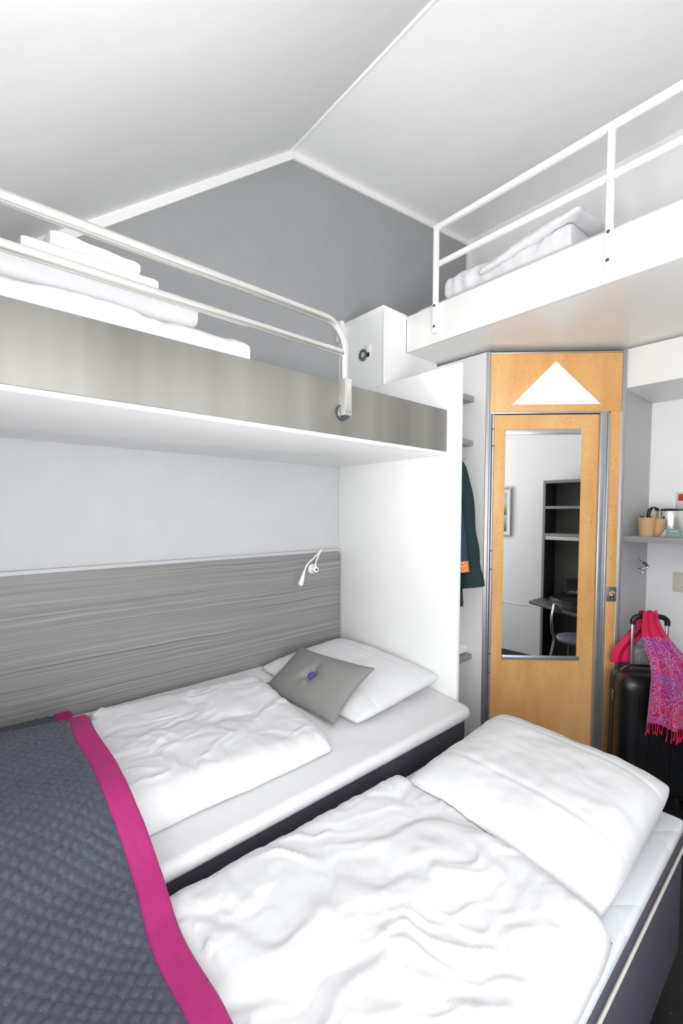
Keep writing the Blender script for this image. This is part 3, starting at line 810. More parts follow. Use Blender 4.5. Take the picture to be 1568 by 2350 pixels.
# ------------------------------------------------------------------ quilted bedspread with pink border
def spz(x, y):
    z = lerp_table(SPZ, y)
    z += .012*fbm(x, y, 21, 3.5, 2)*sstep(.36, .2, x)
    z += .02*sstep(.30, .0, x)*sstep(2.15, 1.9, y)
    return z
SPX0, SPX1 = -.125, .362
def quilt_h(x, y):
    c = .0245
    a = (x+y)/sqrt(2)/c; b = (x-y)/sqrt(2)/c
    q = abs(sin(pi*a))*abs(sin(pi*b))
    return .0072*q**.75
def sp_edge(y): return SPX1+.006*sin(y*7)+.004*sin(y*17+1)
bs = thing('bedspread', (.1, 1.1, .3), 'charcoal quilted bedspread with a pink border across the foot of both beds', 'bedspread')
def quilt():
    bm = new(); bw = .062
    ys = []
    nyA = 470
    for j in range(nyA+1): ys.append(.30+(2.192-.30)*j/nyA)
    xs = [SPX0+(SPX1-bw-SPX0)*i/105 for i in range(106)]
    rows = []
    for y in ys:
        e = sp_edge(y)-bw; r_ = []
        for i in range(106):
            x = SPX0+(e-SPX0)*i/105
            r_.append(bm.verts.new((x, y, spz(x, y)+quilt_h(x, y)*min(1, (105-i)/4)+.003)))
        rows.append(r_)
    # hanging over the open side
    hang = []
    for k in range(1, 30):
        r_ = []
        e = sp_edge(.3)-bw
        for i in range(106):
            x = SPX0+(e-SPX0)*i/105; s_ = k*.012
            z0 = spz(x, .30)+.003
            yy = .30-.012*min(1, s_/.03)-.004*sin(x*20)*min(1, s_/.1); zz = z0-max(0, s_-.008)
            r_.append(bm.verts.new((x, yy-quilt_h(x, s_), zz)))
        hang.append(r_)
    allr = hang[::-1]+rows
    for A, B_ in zip(allr, allr[1:]):
        for i in range(105): bm.faces.new((A[i], A[i+1], B_[i+1], B_[i]))
    # over the foot end
    prev = [r_[0] for r_ in allr]
    for k in range(1, 14):
        cur = [bm.verts.new((SPX0-.006*min(1, k/2), v.co.y, max(.2, v.co.z-.025*k))) for v in [r_[0] for r_ in allr]]
        for i in range(len(cur)-1): bm.faces.new((prev[i], prev[i+1], cur[i+1], cur[i]))
        prev = cur
    return bm
qo = obj('quilt', quilt(), M['quilt'], bs, smooth=180)
def border():
    bm = new(); bw = .064
    rows = []
    ys = [.30+(2.192-.30)*j/260 for j in range(261)]
    def prof(y, s, drop=0, yy=None):
        e = sp_edge(y)-bw; x = e+bw*s
        ez = .0065*(1-(2*s-1)**8)
        wr = .0012*fbm(x*2, y, 31, 24, 2)
        if s in (0, 1): ez = 0
        stitch = -.0015*(exp(-((s-.07)/.02)**2)+exp(-((s-.94)/.02)**2))
        return x, spz(x, y)+.0045+ez+wr+stitch
    for y in ys:
        rows.append([bm.verts.new((lambda q: (q[0], y, q[1]))(prof(y, s/24))) for s in range(25)])
    hang = []
    for k in range(1, 30):
        r_ = []
        for s in range(25):
            x, z = prof(.30, s/24); s_ = k*.012
            r_.append(bm.verts.new((x, .30-.016*min(1, s_/.03), z-max(0, s_-.008))))
        hang.append(r_)
    allr = hang[::-1]+rows
    for A, B_ in zip(allr, allr[1:]):
        for i in range(24): bm.faces.new((A[i], A[i+1], B_[i+1], B_[i]))
    # underside turned back so that the edge has thickness
    prev = [r_[24] for r_ in allr]
    cur = [bm.verts.new((v.co.x-.01, v.co.y, v.co.z-.008)) for v in prev]
    for i in range(len(cur)-1): bm.faces.new((prev[i], cur[i], cur[i+1], prev[i+1]))
    return bm
obj('border', border(), M['pink'], bs, smooth=180)

# ------------------------------------------------------------------ bedding on the left bunk
tag(obj('mattress', B(XL+.05, 1.90, YBF+.03, 2.19, 1.8105, 1.975, .03, 3), M['linen']), 'white mattress inside the left upper bunk behind the steel front', 'mattress', 'mattresses in the upper bunks')
def bundle(x0, x1, y0, y1, z0, z1, seed, wamp=.008, rnd=.045, nseg=64, nlen=90, mat='linen', rot=0, fold=True):
    """folded cloth: rounded slab swept along x, open fold lines at its end"""
    bm = new(); cy, cz = (y0+y1)/2, (z0+z1)/2; hy, hz = (y1-y0)/2, (z1-z0)/2
    rings = []
    R = Matrix.Rotation(rot, 3, 'Z'); cxm = (x0+x1)/2
    for i in range(nlen+1):
        u = i/nlen; x = x0+(x1-x0)*u
        d = min(x-x0, x1-x); e = sqrt(max(0, 1-(1-min(1, d/rnd))**2))
        k = .80+.20*e if i not in (0, nlen) else .78
        ring = []
        for j in range(nseg):
            a = 2*pi*j/nseg; ca, sa = cos(a), sin(a)
            n_ = 4.5; rr = (abs(ca)**n_+abs(sa)**n_)**(-1/n_)
            yy = cy+hy*ca*rr*(.97+.03*k); zz = cz+hz*sa*rr*k
            q = wamp*fbm(x*.9, yy*1.4+zz*.8, seed, 8, 3)
            yy += q*ca*1.2+.5*wamp*noise.noise(Vector((x*22, zz*10, seed)))*(1 if ca < 0 else 0)
            if zz > cz: zz += q*1.1
            else: zz = max(zz, z0)
            pt = R @ Vector((x-cxm, yy-cy, 0))
            ring.append(bm.verts.new((cxm+pt.x, cy+pt.y, zz)))
        rings.append(ring)
    for A, B_ in zip(rings, rings[1:]):
        for j in range(nseg): bm.faces.new((A[j], A[(j+1) % nseg], B_[(j+1) % nseg], B_[j]))
    bm.faces.new(rings[0][::-1]); bm.faces.new(rings[-1])
    return bm
G1 = 'folded white bedding on the left bunk'
tag(obj('folded_duvet', bundle(-.26, .80, 1.394, 2.05, 1.976, 2.108, 2.2, .010), M['linen'], smooth=60), 'thick folded white duvet at the bottom of the left bunk stack', 'duvet', G1)
tag(obj('folded_duvet', bundle(-.12, .655, 1.485, 2.02, 2.116, 2.222, 6.7, .007), M['linen'], smooth=60), 'folded white duvet in the middle of the left bunk stack, under the towels', 'duvet', G1)
G2 = 'white towels on the left bunk'
tag(obj('folded_towel', bundle(.170, .545, 1.545, 1.86, 2.230, 2.283, 9.1, .005, rnd=.025, nlen=50), M['terry'], smooth=60), 'lower of two folded white towels on the left bunk stack', 'towel', G2)
tag(obj('folded_towel', bundle(.235, .492, 1.575, 1.84, 2.286, 2.338, 11.4, .005, rnd=.025, nlen=50, rot=.06), M['terry'], smooth=60), 'topmost folded white towel on the left bunk stack', 'towel', G2)
pb = pillow(.42, .56, .085, 6.1, frame_mat((1.69, 1.69, 1.992), (1, 0, 0), (0, 1, 0)), flat=.15)
tag(obj('pillow', pb, M['linen'], smooth=180), 'white pillow barely showing over the right end of the steel front', 'pillow')

# ------------------------------------------------------------------ bedding on the loft
tag(obj('mattress', B(XLF+.05, KX-.03, -.25, 1.80, 2.4985, 2.748, .03, 3), M['linen']), 'white mattress in the right loft bunk behind the white front board', 'mattress', 'mattresses in the upper bunks')
tag(obj('folded_duvet', bundle(0, .72, -.24, .24, 2.752, 2.905, 14.2, .014, rnd=.10), M['linen'], smooth=60), 'rumpled folded white duvet on the right loft bunk', 'duvet')
fd = [o for o in bpy.data.objects if o.get('label', '').startswith('rumpled')][0]
fd.rotation_euler = (0, 0, -pi/2); fd.location = (2.50, 1.27, 2.752); WORLD[fd.name] = Vector(fd.location)
lm = [o for o in bpy.data.objects if o.name.split('.')[0] == 'mattress' and o.parent is None][1]
tw = tag(obj('folded_towel', bundle(2.55, 2.95, 1.30, 1.56, 2.96, 3.02, 17.3, .01, rnd=.03, nlen=50), M['terry'], smooth=60), 'folded white towel behind the pillow on the right loft bunk', 'towel')
pl = pillow(.46, .56, .06, 7.7, frame_mat((2.44, 1.13, 2.905), (.97, 0, .20), (0.0, .96, -.16)), flat=.5, wr=.014)
tag(obj('pillow', settle(pl, [fd, lm], .004), M['linen'], smooth=180), 'white pillow tilted on the folded duvet of the right loft bunk', 'pillow')

# ------------------------------------------------------------------ clothes in the wardrobe
def garment(xc, y0, y1, ztop, zbot, th, seed, flare=.05):
    """garment on a hanger in the y-z plane, seen from its front edge"""
    bm = new(); nz, na = 40, 40; yc = (y0+y1)/2; rings = []
    for i in range(nz+1):
        t_ = i/nz; z = ztop+(zbot-ztop)*t_
        wfull = (y1-y0)/2
        sh = sstep(0, .12, t_); wd = wfull*(.16+.58*sh+.26*t_)+flare*t_*t_
        tt = th*(.35+.65*sstep(0, .1, t_))*(1+.25*t_)
        ring = []
        for j in range(na):
            a = 2*pi*j/na
            fold = 1+.10*t_*sin(a*7+seed)+.05*t_*sin(a*13+seed*2)
            ring.append(bm.verts.new((xc+tt/2*sin(a)*fold, yc+wd*cos(a)*(1+.02*t_*sin(a*5)), z)))
        rings.append(ring)
    for A, B_ in zip(rings, rings[1:]):
        for j in range(na): bm.faces.new((A[j], A[(j+1) % na], B_[(j+1) % na], B_[j]))
    bm.faces.new(rings[0]); bm.faces.new(rings[-1][::-1])
    return bm
ctt = thing('coat', (2.19, 1.62, .95), 'dark green coat hanging in the wardrobe behind the white end panel', 'coat')
obj('coat_body', garment(2.19, 1.44, 1.80, 1.80, .955, .13, 1.0, .0), M['coat'], ctt, smooth=60)
b = new()
sl_ = spline([(2.20, 1.50, 1.775), (2.20, 1.455, 1.66), (2.20, 1.425, 1.40), (2.20, 1.405, 1.22), (2.20, 1.382, 1.075)], 6)
tube(b, sl_, [.045+.026*min(1, i/22)+.004*sin(i*.9) for i in range(len(sl_))], 18)
obj('sleeve', b, M['coat'], ctt, smooth=50)
def hanger(x, y, label):
    h = thing('clothes_hanger', (x, y, 1.80), label, 'hanger', 'hangers on the wardrobe rail')
    b = new(); tube(b, [(x, y, 1.80)]+[(x, y+.016*sin(a), 1.833+.018-.018*cos(a)) for a in [radians(-30+24*i) for i in range(11)]], .002, 8)
    obj('hook', b, M['chrome'], h)
    b = new(); tube(b, [(x, y-.17, 1.755), (x, y-.05, 1.795), (x, y, 1.802), (x, y+.05, 1.795), (x, y+.17, 1.755)], .006, 8); obj('shoulder_bar', b, M['wood_stick'], h)
hanger(2.19, 1.62, 'hanger holding the dark green coat in the wardrobe')
tn = thing('tunic', (2.04, 1.60, 1.10), 'dark blue garment with orange embroidery hanging beside the green coat', 'garment')
obj('tunic_body', garment(2.045, 1.40, 1.80, 1.79, 1.155, .07, 2.0, .0), M['tunic'], tn, smooth=60)
b = new(); sl_ = spline([(2.045, 1.45, 1.76), (2.04, 1.40, 1.60), (2.04, 1.375, 1.42), (2.04, 1.353, 1.235)], 6)
tube(b, sl_, [.03+.012*min(1, i/14) for i in range(len(sl_))], 16); obj('sleeve', b, M['tunic'], tn, smooth=50)
b = new(); tube(b, [(2.04, 1.352, 1.236), (2.04, 1.348, 1.20), (2.04, 1.345, 1.178)], [.0425, .044, .044], 16); obj('embroidered_cuff', b, M['embroidery'], tn, smooth=50)
hanger(2.045, 1.60, 'hanger holding the dark blue garment in the wardrobe')
tag(obj('folded_towel', bundle(2.10, 2.44, 1.552, 1.80, .6005, .665, 4.9, .004, rnd=.03, nlen=40), M['terry'], smooth=60), 'folded white towel on the lowest wardrobe shelf', 'towel')

# ------------------------------------------------------------------ niche shelf with the tea things
SZ = 1.355
tag(obj('niche_shelf', B(3.062, XR-.0005, -.10, Q0.y-.0005, SZ-.033, SZ, .0015), M['grey_lam']), 'grey wall shelf in the niche right of the bathroom door', 'shelf')
def cup(x, y, r, h, label):
    t_ = thing('paper_cup', (x, y, SZ), label, 'cup', 'kraft paper cups on the niche shelf')
    m_ = Matrix.Translation((x, y, SZ+.0003))
    obj('cup_wall', lathe(new(), [(0, .004), (r*.74, .004), (r*.75, 0), (r*.78, 0), (r, h-.004), (r*1.04, h-.003), (r*1.04, h), (r*.985, h), (r*.985, h-.01), (r*.75, .008), (0, .008)], m_, 36), M['kraft'], t_)
    return t_
c1 = cup(3.135, .785, .046, .112, 'front kraft paper cup of sachets, beside the grey niche panel')
c2 = cup(3.216, .748, .040, .106, 'kraft paper cup standing between the other cup and the kettle')
def stick(x, y, dx, dy, h, label):
    b = new(); p = Vector((x, y, SZ+.012)); q = Vector((x+dx, y+dy, SZ+h)); d = (q-p)
    m_ = frame_mat(tuple(p), d, (.3, 1, 0))
    box(b, 0, d.length, -.003, .003, -.0009, .0009, .0006, 1, m_)
    tag(obj('stir_stick', b, M['wood_stick']), label, 'stirrer', 'wooden stirrers in the paper cups')
stick(3.140, .786, .018, -.030, .170, 'thin wooden stirrer in the front paper cup')
stick(3.215, .748, -.008, .020, .166, 'left wooden stirrer leaning out of the second paper cup')
stick(3.224, .746, .003, -.006, .166, 'upright wooden stirrer in the second paper cup')
def sachet(x, y, z, rz, tilt, m, w, h, label, nm='sachet'):
    b = new(); m_ = Matrix.Translation((x, y, z)) @ Matrix.Rotation(rz, 4, 'Z') @ Matrix.Rotation(tilt, 4, 'Y')
    def prof(u, v): return (max(0, 1-(2*u-1)**4)*max(0, 1-(2*v-1)**4))
    shell(b, 8, 8, lambda u, v: m_ @ Vector((.003*prof(u, v), w*(u-.5), h*v)), lambda u, v: m_ @ Vector((-.003*prof(u, v), w*(u-.5), h*v)))
    tag(obj('sachet', b, M[m]), label, 'sachet', 'sachets in the paper cups')
sachet(3.119, .803, SZ+.06, .3, -.2, 'dark_sachet', .022, .066, 'black sachet at the left rim of the front paper cup')
sachet(3.126, .790, SZ+.05, -.5, -.12, 'paper', .016, .072, 'white sachet in the front paper cup')
sachet(3.148, .772, SZ+.05, -.7, .05, 'red_sachet', .024, .070, 'red sachet in the front paper cup')
sachet(3.242, .728, SZ+.05, -.9, .08, 'dark_sachet', .024, .070, 'black sachet at the right rim of the second paper cup')
sachet(3.226, .735, SZ+.05, -.6, .1, 'kraft', .018, .066, 'brown sachet in the second paper cup')

kt = thing('kettle', (3.462, .742, SZ), 'brushed steel kettle with black handle on the niche shelf', 'kettle')
km = Matrix.Translation((3.462, .742, SZ+.0003))
obj('steel_body', lathe(new(), [(0, .016), (.066, .016), (.0675, .02), (.0705, .10), (.0695, .150), (.066, .155), (0, .155)], km, 48), M['tube'], kt)
obj('base', lathe(new(), [(0, 0), (.070, 0), (.071, .004), (.068, .0155), (0, .0155)], km, 40), M['black'], kt)
obj('lid', lathe(new(), [(0, .1555), (.068, .1555), (.070, .160), (.064, .166), (.02, .169), (0, .169)], km, 40), M['black'], kt)
hl = [(-.062, .058, .1605), (-.085, .080, .170), (-.105, .098, .160), (-.112, .105, .128), (-.110, .103, .08), (-.100, .094, .045), (-.062, .058, .040)]
hl = [(3.462+a*.86, .742+b_*.86, SZ+c_) for a, b_, c_ in hl]
b = new(); tube(b, spline(hl, 8), .0105, 12); obj('handle', b, M['black'], kt)

# tent card
ca = Vector((3.088, .668, SZ)); cb_ = Vector((3.088, .590, SZ)); ap = Vector((3.116, .684, SZ+.050)); ap2 = Vector((3.116, .612, SZ+.050)); ba = Vector((3.150, .716, SZ)); bb_ = Vector((3.150, .64, SZ))
tcd = thing('tent_card', (3.11, .65, SZ), 'small sage green tent card in front of the kettle', 'card')
def sheet(pts, th, nrm):
    b = new(); n_ = Vector(nrm).normalized()*th
    A = [b.verts.new(Vector(p)) for p in pts]; C_ = [b.verts.new(Vector(p)+n_) for p in pts]
    b.faces.new(A); b.faces.new(C_[::-1])
    for i in range(len(pts)): b.faces.new((A[i], A[(i+1) % len(pts)], C_[(i+1) % len(pts)], C_[i]))
    return b
zc = Vector((0, 0, .0006))
obj('front_leaf', sheet([ca+zc, cb_+zc, ap2, ap], .0006, (1, 0, -.5)), M['teal_card'], tcd, smooth=0)
obj('back_leaf', sheet([ba+zc, bb_+zc, ap2+Vector((.0015, 0, 0)), ap+Vector((.0015, 0, 0))], .0006, (-1, 0, -.7)), M['paper'], tcd, smooth=0)
fx = (cb_-ca).normalized(); fy = (ap-ca); fy = (fy-fx*fy.dot(fx)).normalized(); fz = fx.cross(fy)
fm = Matrix(((fx.x, fy.x, fz.x, ca.x), (fx.y, fy.y, fz.y, ca.y), (fx.z, fy.z, fz.z, ca.z), (0, 0, 0, 1)))
nsgn = -1 if fz.x > 0 else 1
fm = fm @ Matrix.Translation((0, 0, .0007*nsgn))
b = new()
for (x0, x1, y0) in ((-.002, .052, .030), (.004, .070, .0245), (.004, .052, .0195), (.006, .074, .0145)):
    box(b, x0, x1, y0, y0+.0012, 0, .0002*nsgn, 0, 1, fm)
obj('printed_lines', b, M['teal_light'], tcd, smooth=0)
cu = bpy.data.curves.new('lettering', 'FONT'); cu.body = 'Quinns'; cu.size = .014; cu.shear = .2; cu.extrude = .0002; cu.align_x = 'CENTER'
tmp = bpy.data.objects.new('lettering', cu); COL.objects.link(tmp)
bpy.context.view_layer.update()
me = bpy.data.meshes.new_from_object(tmp.evaluated_get(bpy.context.evaluated_depsgraph_get()))
bpy.data.objects.remove(tmp)
b = new(); b.from_mesh(me)
for v in b.verts: v.co = fm @ Matrix.Translation((.024, .0375, .0003*nsgn)) @ v.co
obj('lettering', b, M['paper'], tcd, smooth=0)

# coat hook on the grey panel
hk = thing('coat_hook', (3.425, Q0.y, 1.14), 'small chrome coat hook on the grey niche panel', 'hook')
hm = Vector((3.425, Q0.y, 1.15))
b = new(); tube(b, spline([hm+Vector(q) for q in ((-.002, -.0045, .045), (-.004, -.014, .040), (.002, -.018, .026), (.016, -.052, -.008), (.004, -.02, -.022), (-.006, -.0045, -.026))], 8), [.0045]*8+[.0055]*8+[.008]*8+[.008]*8+[.0055]*9, 10)
obj('hook_arm', b, M['chrome'], hk)
b = new(); tube(b, spline([hm+Vector(q) for q in ((-.006, -.006, -.026), (-.006, -.012, -.045), (-.003, -.022, -.052), (0, -.026, -.045))], 6), .0038, 10); obj('lower_prong', b, M['chrome'], hk)

# sockets on the right wall
def socket(y0, y1, z0, z1, label, red):
    t_ = thing('power_socket', (XR, (y0+y1)/2, z0), label, 'socket')
    x = XR-.0005
    obj('face_plate', B(x-.010, x, y0, y1, z0, z1, .003), M['cream'], t_)
    zm = (z0+z1)/2; yc = (y0+y1)/2
    obj('rocker', B(x-.015, x-.0102, y0+.012, y1-.012, zm+.004, z1-.012, .002), M['rocker_red'] if red else M['cream'], t_)
    ins = new(); box(ins, x-.0135, x-.0102, y0+.010, y1-.010, z0+.010, zm-.004, .002)
    so = obj('socket_insert', ins, M['cream'], t_)
    ring = new(); mm = Matrix.Translation((x-.0137, yc, (z0+.010+zm-.004)/2)) @ Matrix.Rotation(-pi/2, 4, 'Y')
    lathe(ring, [(.019, 0), (.0215, 0), (.0215, .0015), (.019, .0015), (.019, 0)], mm, 28); obj('socket_rim', ring, M['cream'], so)
    for dy in (-.0095, .0095):
        obj('pin_hole', lathe(new(), [(0, 0), (.0028, 0), (.0028, .0005), (0, .0005)], mm @ Matrix.Translation((0, dy, 0)), 12), M['black'], so)
socket(.617, .742, 1.512, 1.632, 'cream double socket with a red rocker switch above the kettle', True)
socket(.626, .743, .970, 1.102, 'cream switch and socket plate low on the right wall below the shelf', False)

# ------------------------------------------------------------------ suitcase, scarf and bin
sw = Vector((.612, -.791, 0)); sd = Vector((.791, .612, 0)); so_ = Vector((2.770, .782, 0))  # front left corner
SM = Matrix(((sw.x, sd.x, 0, so_.x), (sw.y, sd.y, 0, so_.y), (0, 0, 1, 0), (0, 0, 0, 1)))
SWD, SDP, SH0, SH1 = .40, .22, FZ+.055, .588
sc_ = thing('suitcase', (SM @ Vector((SWD/2, SDP/2, FZ))), 'black hard shell suitcase with raised handle by the bathroom door', 'suitcase')
def rrect(w0, w1, z0, z1, r, n=8):
    out = []
    for (cx, cz, a0) in ((w1-r, z0+r, -90), (w1-r, z1-r, 0), (w0+r, z1-r, 90), (w0+r, z0+r, 180)):
        out += [(cx+r*cos(radians(a0+90*i/n)), cz+r*sin(radians(a0+90*i/n))) for i in range(n+1)]
    return out
def half(d0, d1, inset_first):
    """half shell lofted from the zip line d0 to its bulged face d1"""
    b = new(); rings = []
    for (t_, ins) in ((0, 0), (.25, .0), (.5, .002), (.72, .010), (.88, .024), (.97, .044), (1.0, .066)):
        d = d0+(d1-d0)*t_
        rings.append([b.verts.new(SM @ Vector((a, d, c))) for a, c in rrect(ins, SWD-ins, SH0+ins, SH1-ins, max(.02, .062-ins*.4))])
    for A, B_ in zip(rings, rings[1:]):
        n_ = len(A)
        for j in range(n_): b.faces.new((A[j], A[(j+1) % n_], B_[(j+1) % n_], B_[j]))
    b.faces.new(rings[0]); b.faces.new(rings[-1])
    return b
obj('front_shell', half(SDP*.52-.006, 0, 0), M['suitcase'], sc_, smooth=50)
obj('back_shell', half(SDP*.52+.006, SDP, 0), M['suitcase_back'], sc_, smooth=50)
b = new()
rp = rrect(.003, SWD-.003, SH0+.003, SH1-.003, .06)
A = [b.verts.new(SM @ Vector((a, SDP*.52-.0055, c))) for a, c in rp]; C_ = [b.verts.new(SM @ Vector((a, SDP*.52+.0055, c))) for a, c in rp]
for i in range(len(rp)): b.faces.new((A[i], A[(i+1) % len(rp)], C_[(i+1) % len(rp)], C_[i]))
zp = obj('zipper', b, M['black'], sc_)
for k in range(4):
    x0 = .035+.013
    rib = new(); r0 = rrect(.085+.055*k, .105+.055*k, SH0+.09, SH1-.09, .009, 4)
    prism(rib, r0, -.0035, .0005, SM @ Matrix(((1, 0, 0, 0), (0, 0, 1, 0), (0, 1, 0, 0), (0, 0, 0, 1))))
    obj('shell_rib', rib, M['suitcase'], sc_, smooth=50)
for zz, ln in ((.475, .03), (.455, .045)):
    b = new(); tube(b, [SM @ Vector((-.004, SDP*.52-.004, zz)), SM @ Vector((-.007, SDP*.52-.008, zz-ln))], .0022, 8)
    lathe(b, [(0, -.004), (.005, -.002), (.005, .002), (0, .004)], Matrix.Translation(SM @ Vector((-.006, SDP*.52-.004, zz))), 10)
    lathe(b, [(0, -.003), (.004, 0), (0, .003)], Matrix.Translation(SM @ Vector((-.007, SDP*.52-.008, zz-ln-.002))), 10)
    obj('zip_pull', b, M['chrome'], zp)
hb0, hb1 = .112, .292; hd_ = SDP-.055
for a in (hb0, hb1):
    b = new(); box(b, a-.0075, a+.0075, hd_-.006, hd_+.006, SH1-.02, .855, .002, 2, SM); obj('handle_bar', b, M['alu'], sc_)
b = new(); tube(b, spline([SM @ Vector(q) for q in ((hb0, hd_, .848), (hb0+.001, hd_, .874), (hb0+.02, hd_, .892), (hb0+.05, hd_, .896), (hb1-.05, hd_, .896), (hb1-.02, hd_, .892), (hb1-.001, hd_, .874), (hb1, hd_, .848))], 6), .0145, 14); obj('handle_grip', b, M['black'], sc_)
for a in (.05, SWD-.05):
    for d in (.05, SDP-.05):
        b = new(); tube(b, [SM @ Vector((a-.011, d, FZ+.026)), SM @ Vector((a+.011, d, FZ+.026))], .0258, 20); wl = obj('wheel', b, M['black'], sc_)
        obj('wheel_fork', B(a-.016, a+.016, d-.012, d+.012, FZ+.045, FZ+.0605, .003, 2, SM), M['black'], wl)
b = new(); tube(b, spline([SM @ Vector(q) for q in ((.04, SDP*.6, SH1-.005), (.075, SDP*.6, SH1+.022), (.16, SDP*.6, SH1+.026), (.24, SDP*.6, SH1+.022), (.29, SDP*.6, SH1-.005))], 6), .008, 10); obj('carry_handle', b, M['black'], sc_)

sf = thing('scarf', (SM @ Vector((.2, 0, .2))), 'pink and violet fringed paisley scarf draped over the suitcase handle', 'scarf')
def scarf_pt(u, v):
    """front fall: v 0 at the grip, 1 at the hem; u across"""
    zt_s = .925; zb = .352-.050*u
    z = zt_s+(zb-zt_s)*v
    spread = sstep(0, .28, v)
    w0 = .148-.040*spread-.010*sstep(.3, 1, v); w1 = .232+.085*sstep(0, .5, v)+.17*sstep(.15, 1, v)
    a = w0+(w1-w0)*u
    d_top = hd_-.018; d_bot = -.020
    d = d_top+(d_bot-d_top)*sstep(0, .50, v)
    amp = .011+.020*sstep(0, .6, v)
    d -= amp*(.6+sin(u*2*pi*2.6+.8+v*1.4)+.35*sin(u*2*pi*5.3+v*3))
    d = min(d, d_top-.0)
    return SM @ Vector((a, min(d, hd_-.016-.0 if v < .1 else d), z))
b = new(); vs = grid(b, 56, 90, scarf_pt)
# over the grip and down behind
def scarf_top(u, v):
    a = radians(180*v); w = .148+(.232-.148)*u
    p = Vector((w, hd_-.018*cos(a)-.0*v, .905+.020*sin(a)+.020*(1-v) - .0*v))
    return SM @ Vector((w, hd_-.018*cos(a), .925-.02*v+.014*sin(a)+.004*sin(u*14)))
grid(b, 56, 12, scarf_top)
obj('front_drape', b, [M['scarf']], sf, smooth=180)
def scarf_back(u, v):
    z = .905+(.60-.905)*v; s = sstep(0, .9, v)
    w0 = .148-.125*s; w1 = .232-.115*s
    return SM @ Vector((w0+(w1-w0)*u, hd_+.019+.03*sstep(0, 1, v)+.008*sin(u*9+v*2), z))
b = new(); grid(b, 24, 40, scarf_back); obj('back_drape', b, M['scarf_red'], sf, smooth=180)
for o in [x for x in bpy.data.objects if x.parent == sf]:
    md = o.modifiers.new('thickness', 'SOLIDIFY'); md.thickness = .0015; md.offset = 0
NT_ = 34
for k in range(NT_):
    u = (k+.5)/NT_; p = scarf_pt(u, .985)
    ln = .055+.035*random.random(); sx = random.uniform(-.008, .008)
    q = p+sw*sx+Vector((0, 0, -ln)); mid = p+sw*(sx*.2+random.uniform(-.004, .004))+Vector((0, 0, -ln*.5))
    b = new(); tube(b, spline([p, mid, q], 5), [.0022]*7+[.0025, .0032, .0042, .0030], 7)
    obj('tassel', b, M['scarf_red'], sf, smooth=60)

bn = thing('waste_bin', (3.15, .803, FZ), 'pale waste bin with a clear plastic liner behind the suitcase', 'bin')
obj('bin_body', lathe(new(), [(0, FZ+.004), (.062, FZ+.004), (.063, FZ), (.066, FZ), (.080, .655), (.084, .66), (.084, .67), (.078, .67), (.064, FZ+.01), (0, FZ+.01)], Matrix.Translation((3.15, .803, 0)), 32), M['bin'], bn)
b = new()
def lin(u, v):
    a = 2*pi*u; r = .086+.003*sin(a*9+v*4)+.0022*sin(a*17); z = .695-.17*v+.010*sin(a*5)*(1-v)+.03*v*sin(a*3)
    if v == 0: r -= .006
    return Vector((3.15+r*cos(a), .803+r*sin(a), z))
vs = grid(b, 72, 16, lin); bmesh.ops.remove_doubles(b, verts=b.verts[:], dist=.0003)
lo = obj('liner', b, M['liner'], bn, smooth=180)
md = lo.modifiers.new('thickness', 'SOLIDIFY'); md.thickness = .0006

# ------------------------------------------------------------------ seen in the mirror: desk, chair, tablet, picture
dk = thing('desk_unit', (2.3, -1.0, FZ), 'dark grey desk with tall open shelves seen in the mirror', 'desk')
uy0, uy1, ux0, ux1 = YF+.002, -.80, 1.900, 2.75
for xa in (ux0, ux1-.025):
    obj('side_panel', B(xa, xa+.025, uy0, uy1-.0025, FZ, 1.830), M['dark_grey'], dk)
    obj('edge_band', B(xa, xa+.025, uy1-.002, uy1, FZ, 1.830), M['grey_lam'], dk)
obj('back_panel', B(ux0+.0255, ux1-.0255, uy0, uy0+.012, FZ, 1.800), M['mid_grey'], dk)
obj('top_panel', B(ux0+.0255, ux1-.0255, uy0, uy1, 1.801, 1.830), M['grey_lam'], dk)
for z in (1.562, 1.276): obj('shelf', B(ux0+.0255, ux1-.0255, uy0+.0125, uy1, z-.028, z, .001), M['grey_lam'], dk)
obj('light_bar', B(ux0+.03, ux1-.03, uy1-.05, uy1-.002, 1.21, 1.2475, .003), M['cream'], dk)
DZ = .59
pts = [(1.887, -.536), (1.895, -.799), (1.926, -.799), (1.926, uy0+.0125), (2.724, uy0+.0125), (2.724, -.799), (3.60, -.799), (3.60, -.15), (2.62, -.15)]
obj('desk_top', prism(new(), pts, DZ-.03, DZ, None, .003), M['dark_grey'], dk)
arcp = [(2.03, -1.08), (2.03, -.70)]+[(2.60-.55*cos(a), -.72+.22*sin(a)) for a in [radians(9*i) for i in range(1, 11)]]+[(2.72, -.74), (2.72, -1.08)]
obj('desk_riser', prism(new(), arcp, DZ+.0005, DZ+.045, None, .002), M['black'], dk)
obj('desk_support', B(3.20, 3.23, -.79, -.30, FZ, DZ-.0305), M['dark_grey'], dk)
tb = thing('tablet', (2.24, -.93, DZ+.0455), 'black tablet standing on the desk seen in the mirror', 'tablet')
tm = Matrix.Translation((2.24, -.93, DZ+.0465)) @ Matrix.Rotation(radians(-35), 4, 'Z') @ Matrix.Rotation(radians(14), 4, 'X')
obj('case', box(new(), -.13, .13, -.005, .005, 0, .185, .003, 2, tm), M['black'], tb)
obj('screen', box(new(), -.115, .115, .0052, .0062, .015, .17, 0, 1, tm), M['screen'], tb)
b = new()
for r_, n_ in ((.030, 9), (.042, 9)):
    for k in range(n_): box(b, -.10+.022*k, -.088+.022*k, .0063, .0066, r_, r_+.006, 0, 1, tm)
obj('screen_icons', b, M['paper'], tb, smooth=0)
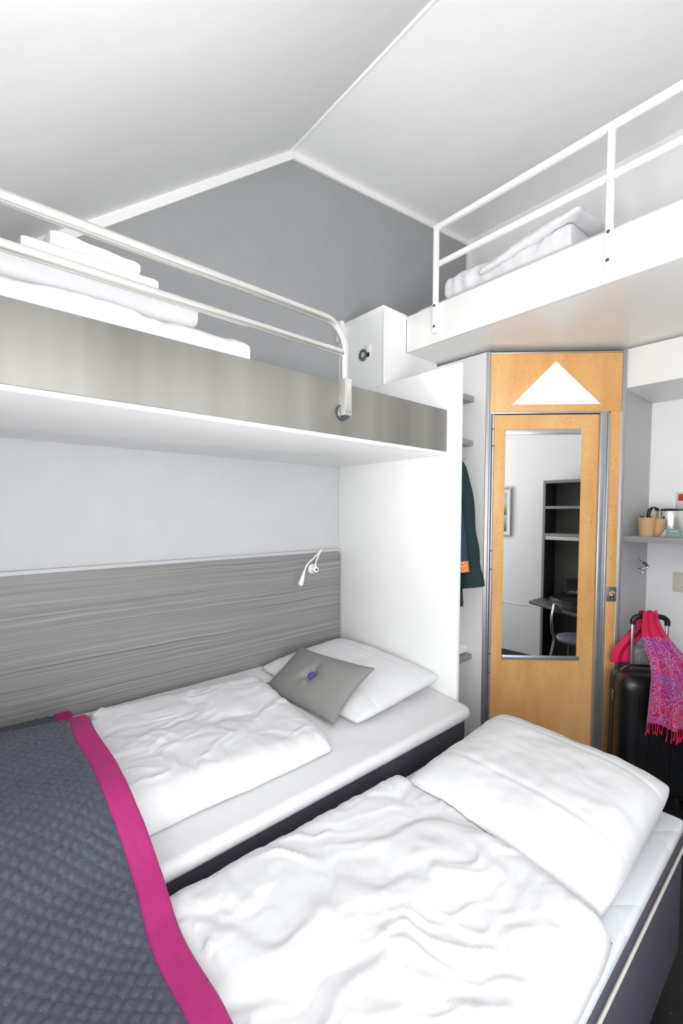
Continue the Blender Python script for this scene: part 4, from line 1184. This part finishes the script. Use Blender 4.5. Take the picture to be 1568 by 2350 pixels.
stand = new(); box(stand, -.05, .05, -.075, -.0055, .0, .004, .001, 1, Matrix.Translation((2.24, -.93, DZ+.0455)) @ Matrix.Rotation(radians(-35), 4, 'Z')); obj('stand', stand, M['black'], tb)

ch = thing('desk_chair', (2.38, -.55, FZ), 'chrome framed chair with grey velour seat at the desk in the mirror', 'chair')
sx, sy, szt = 2.38, -.55, FZ+.45
obj('seat', lathe(new(), [(0, -.035), (.18, -.035), (.205, -.028), (.212, -.010), (.205, .004), (.15, .012), (0, .014)], Matrix.Translation((sx, sy, szt)) @ Matrix.Diagonal((1, .95, 1, 1)), 40), M['seat'], ch)
for dx in (-.185, .185):
    b = new(); tube(b, spline([(sx+dx*.94, sy+.20, szt+.33), (sx+dx*1.0, sy+.225, szt+.20), (sx+dx*.98, sy+.215, szt+.08), (sx+dx*.93, sy+.195, szt-.02), (sx+dx*1.03, sy+.24, szt-.22), (sx+dx*1.1, sy+.29, FZ+.0115)], 7), .0115, 12)
    obj('rear_leg', b, M['chrome'], ch)
    b = new(); tube(b, [(sx+dx*.75, sy-.12, szt-.036), (sx+dx*.95, sy-.19, FZ+.0105)], .0105, 12); obj('front_leg', b, M['chrome'], ch)
obj('backrest', prism(new(), [(sx-.20, sy+.160), (sx-.1, sy+.205), (sx, sy+.220), (sx+.1, sy+.205), (sx+.20, sy+.160), (sx+.20, sy+.175), (sx+.1, sy+.222), (sx, sy+.238), (sx-.1, sy+.222), (sx-.20, sy+.175)], szt+.25, szt+.34, None, .002), M['dark_grey'], ch)

pf = thing('picture_frame', (1.2, YF, 1.20), 'silver framed landscape photograph on the wall seen in the mirror', 'picture')
fx0, fx1, fz0, fz1 = .98, 1.415, 1.21, 1.79
b = new()
for q in ((fx0, fx0+.018, fz0, fz1), (fx1-.018, fx1, fz0, fz1), (fx0+.018, fx1-.018, fz0, fz0+.018), (fx0+.018, fx1-.018, fz1-.018, fz1)): box(b, q[0], q[1], YF+.0005, YF+.022, q[2], q[3], .002)
obj('frame', b, M['alu'], pf)
obj('mat_board', B(fx0+.0185, fx1-.0185, YF+.0005, YF+.008, fz0+.0185, fz1-.0185), M['paper'], pf, smooth=0)
obj('print', B(fx0+.055, fx1-.055, YF+.0082, YF+.0092, fz0+.06, fz1-.06), M['print'], pf, smooth=0)
b = new(); tube(b, [(.5+.05*k, YF+.004, .42+.006*sin(k*.9)) for k in range(27)], .003, 6)
tag(obj('cable', b, M['paper']), 'thin white cable along the white wall seen in the mirror', 'cable')
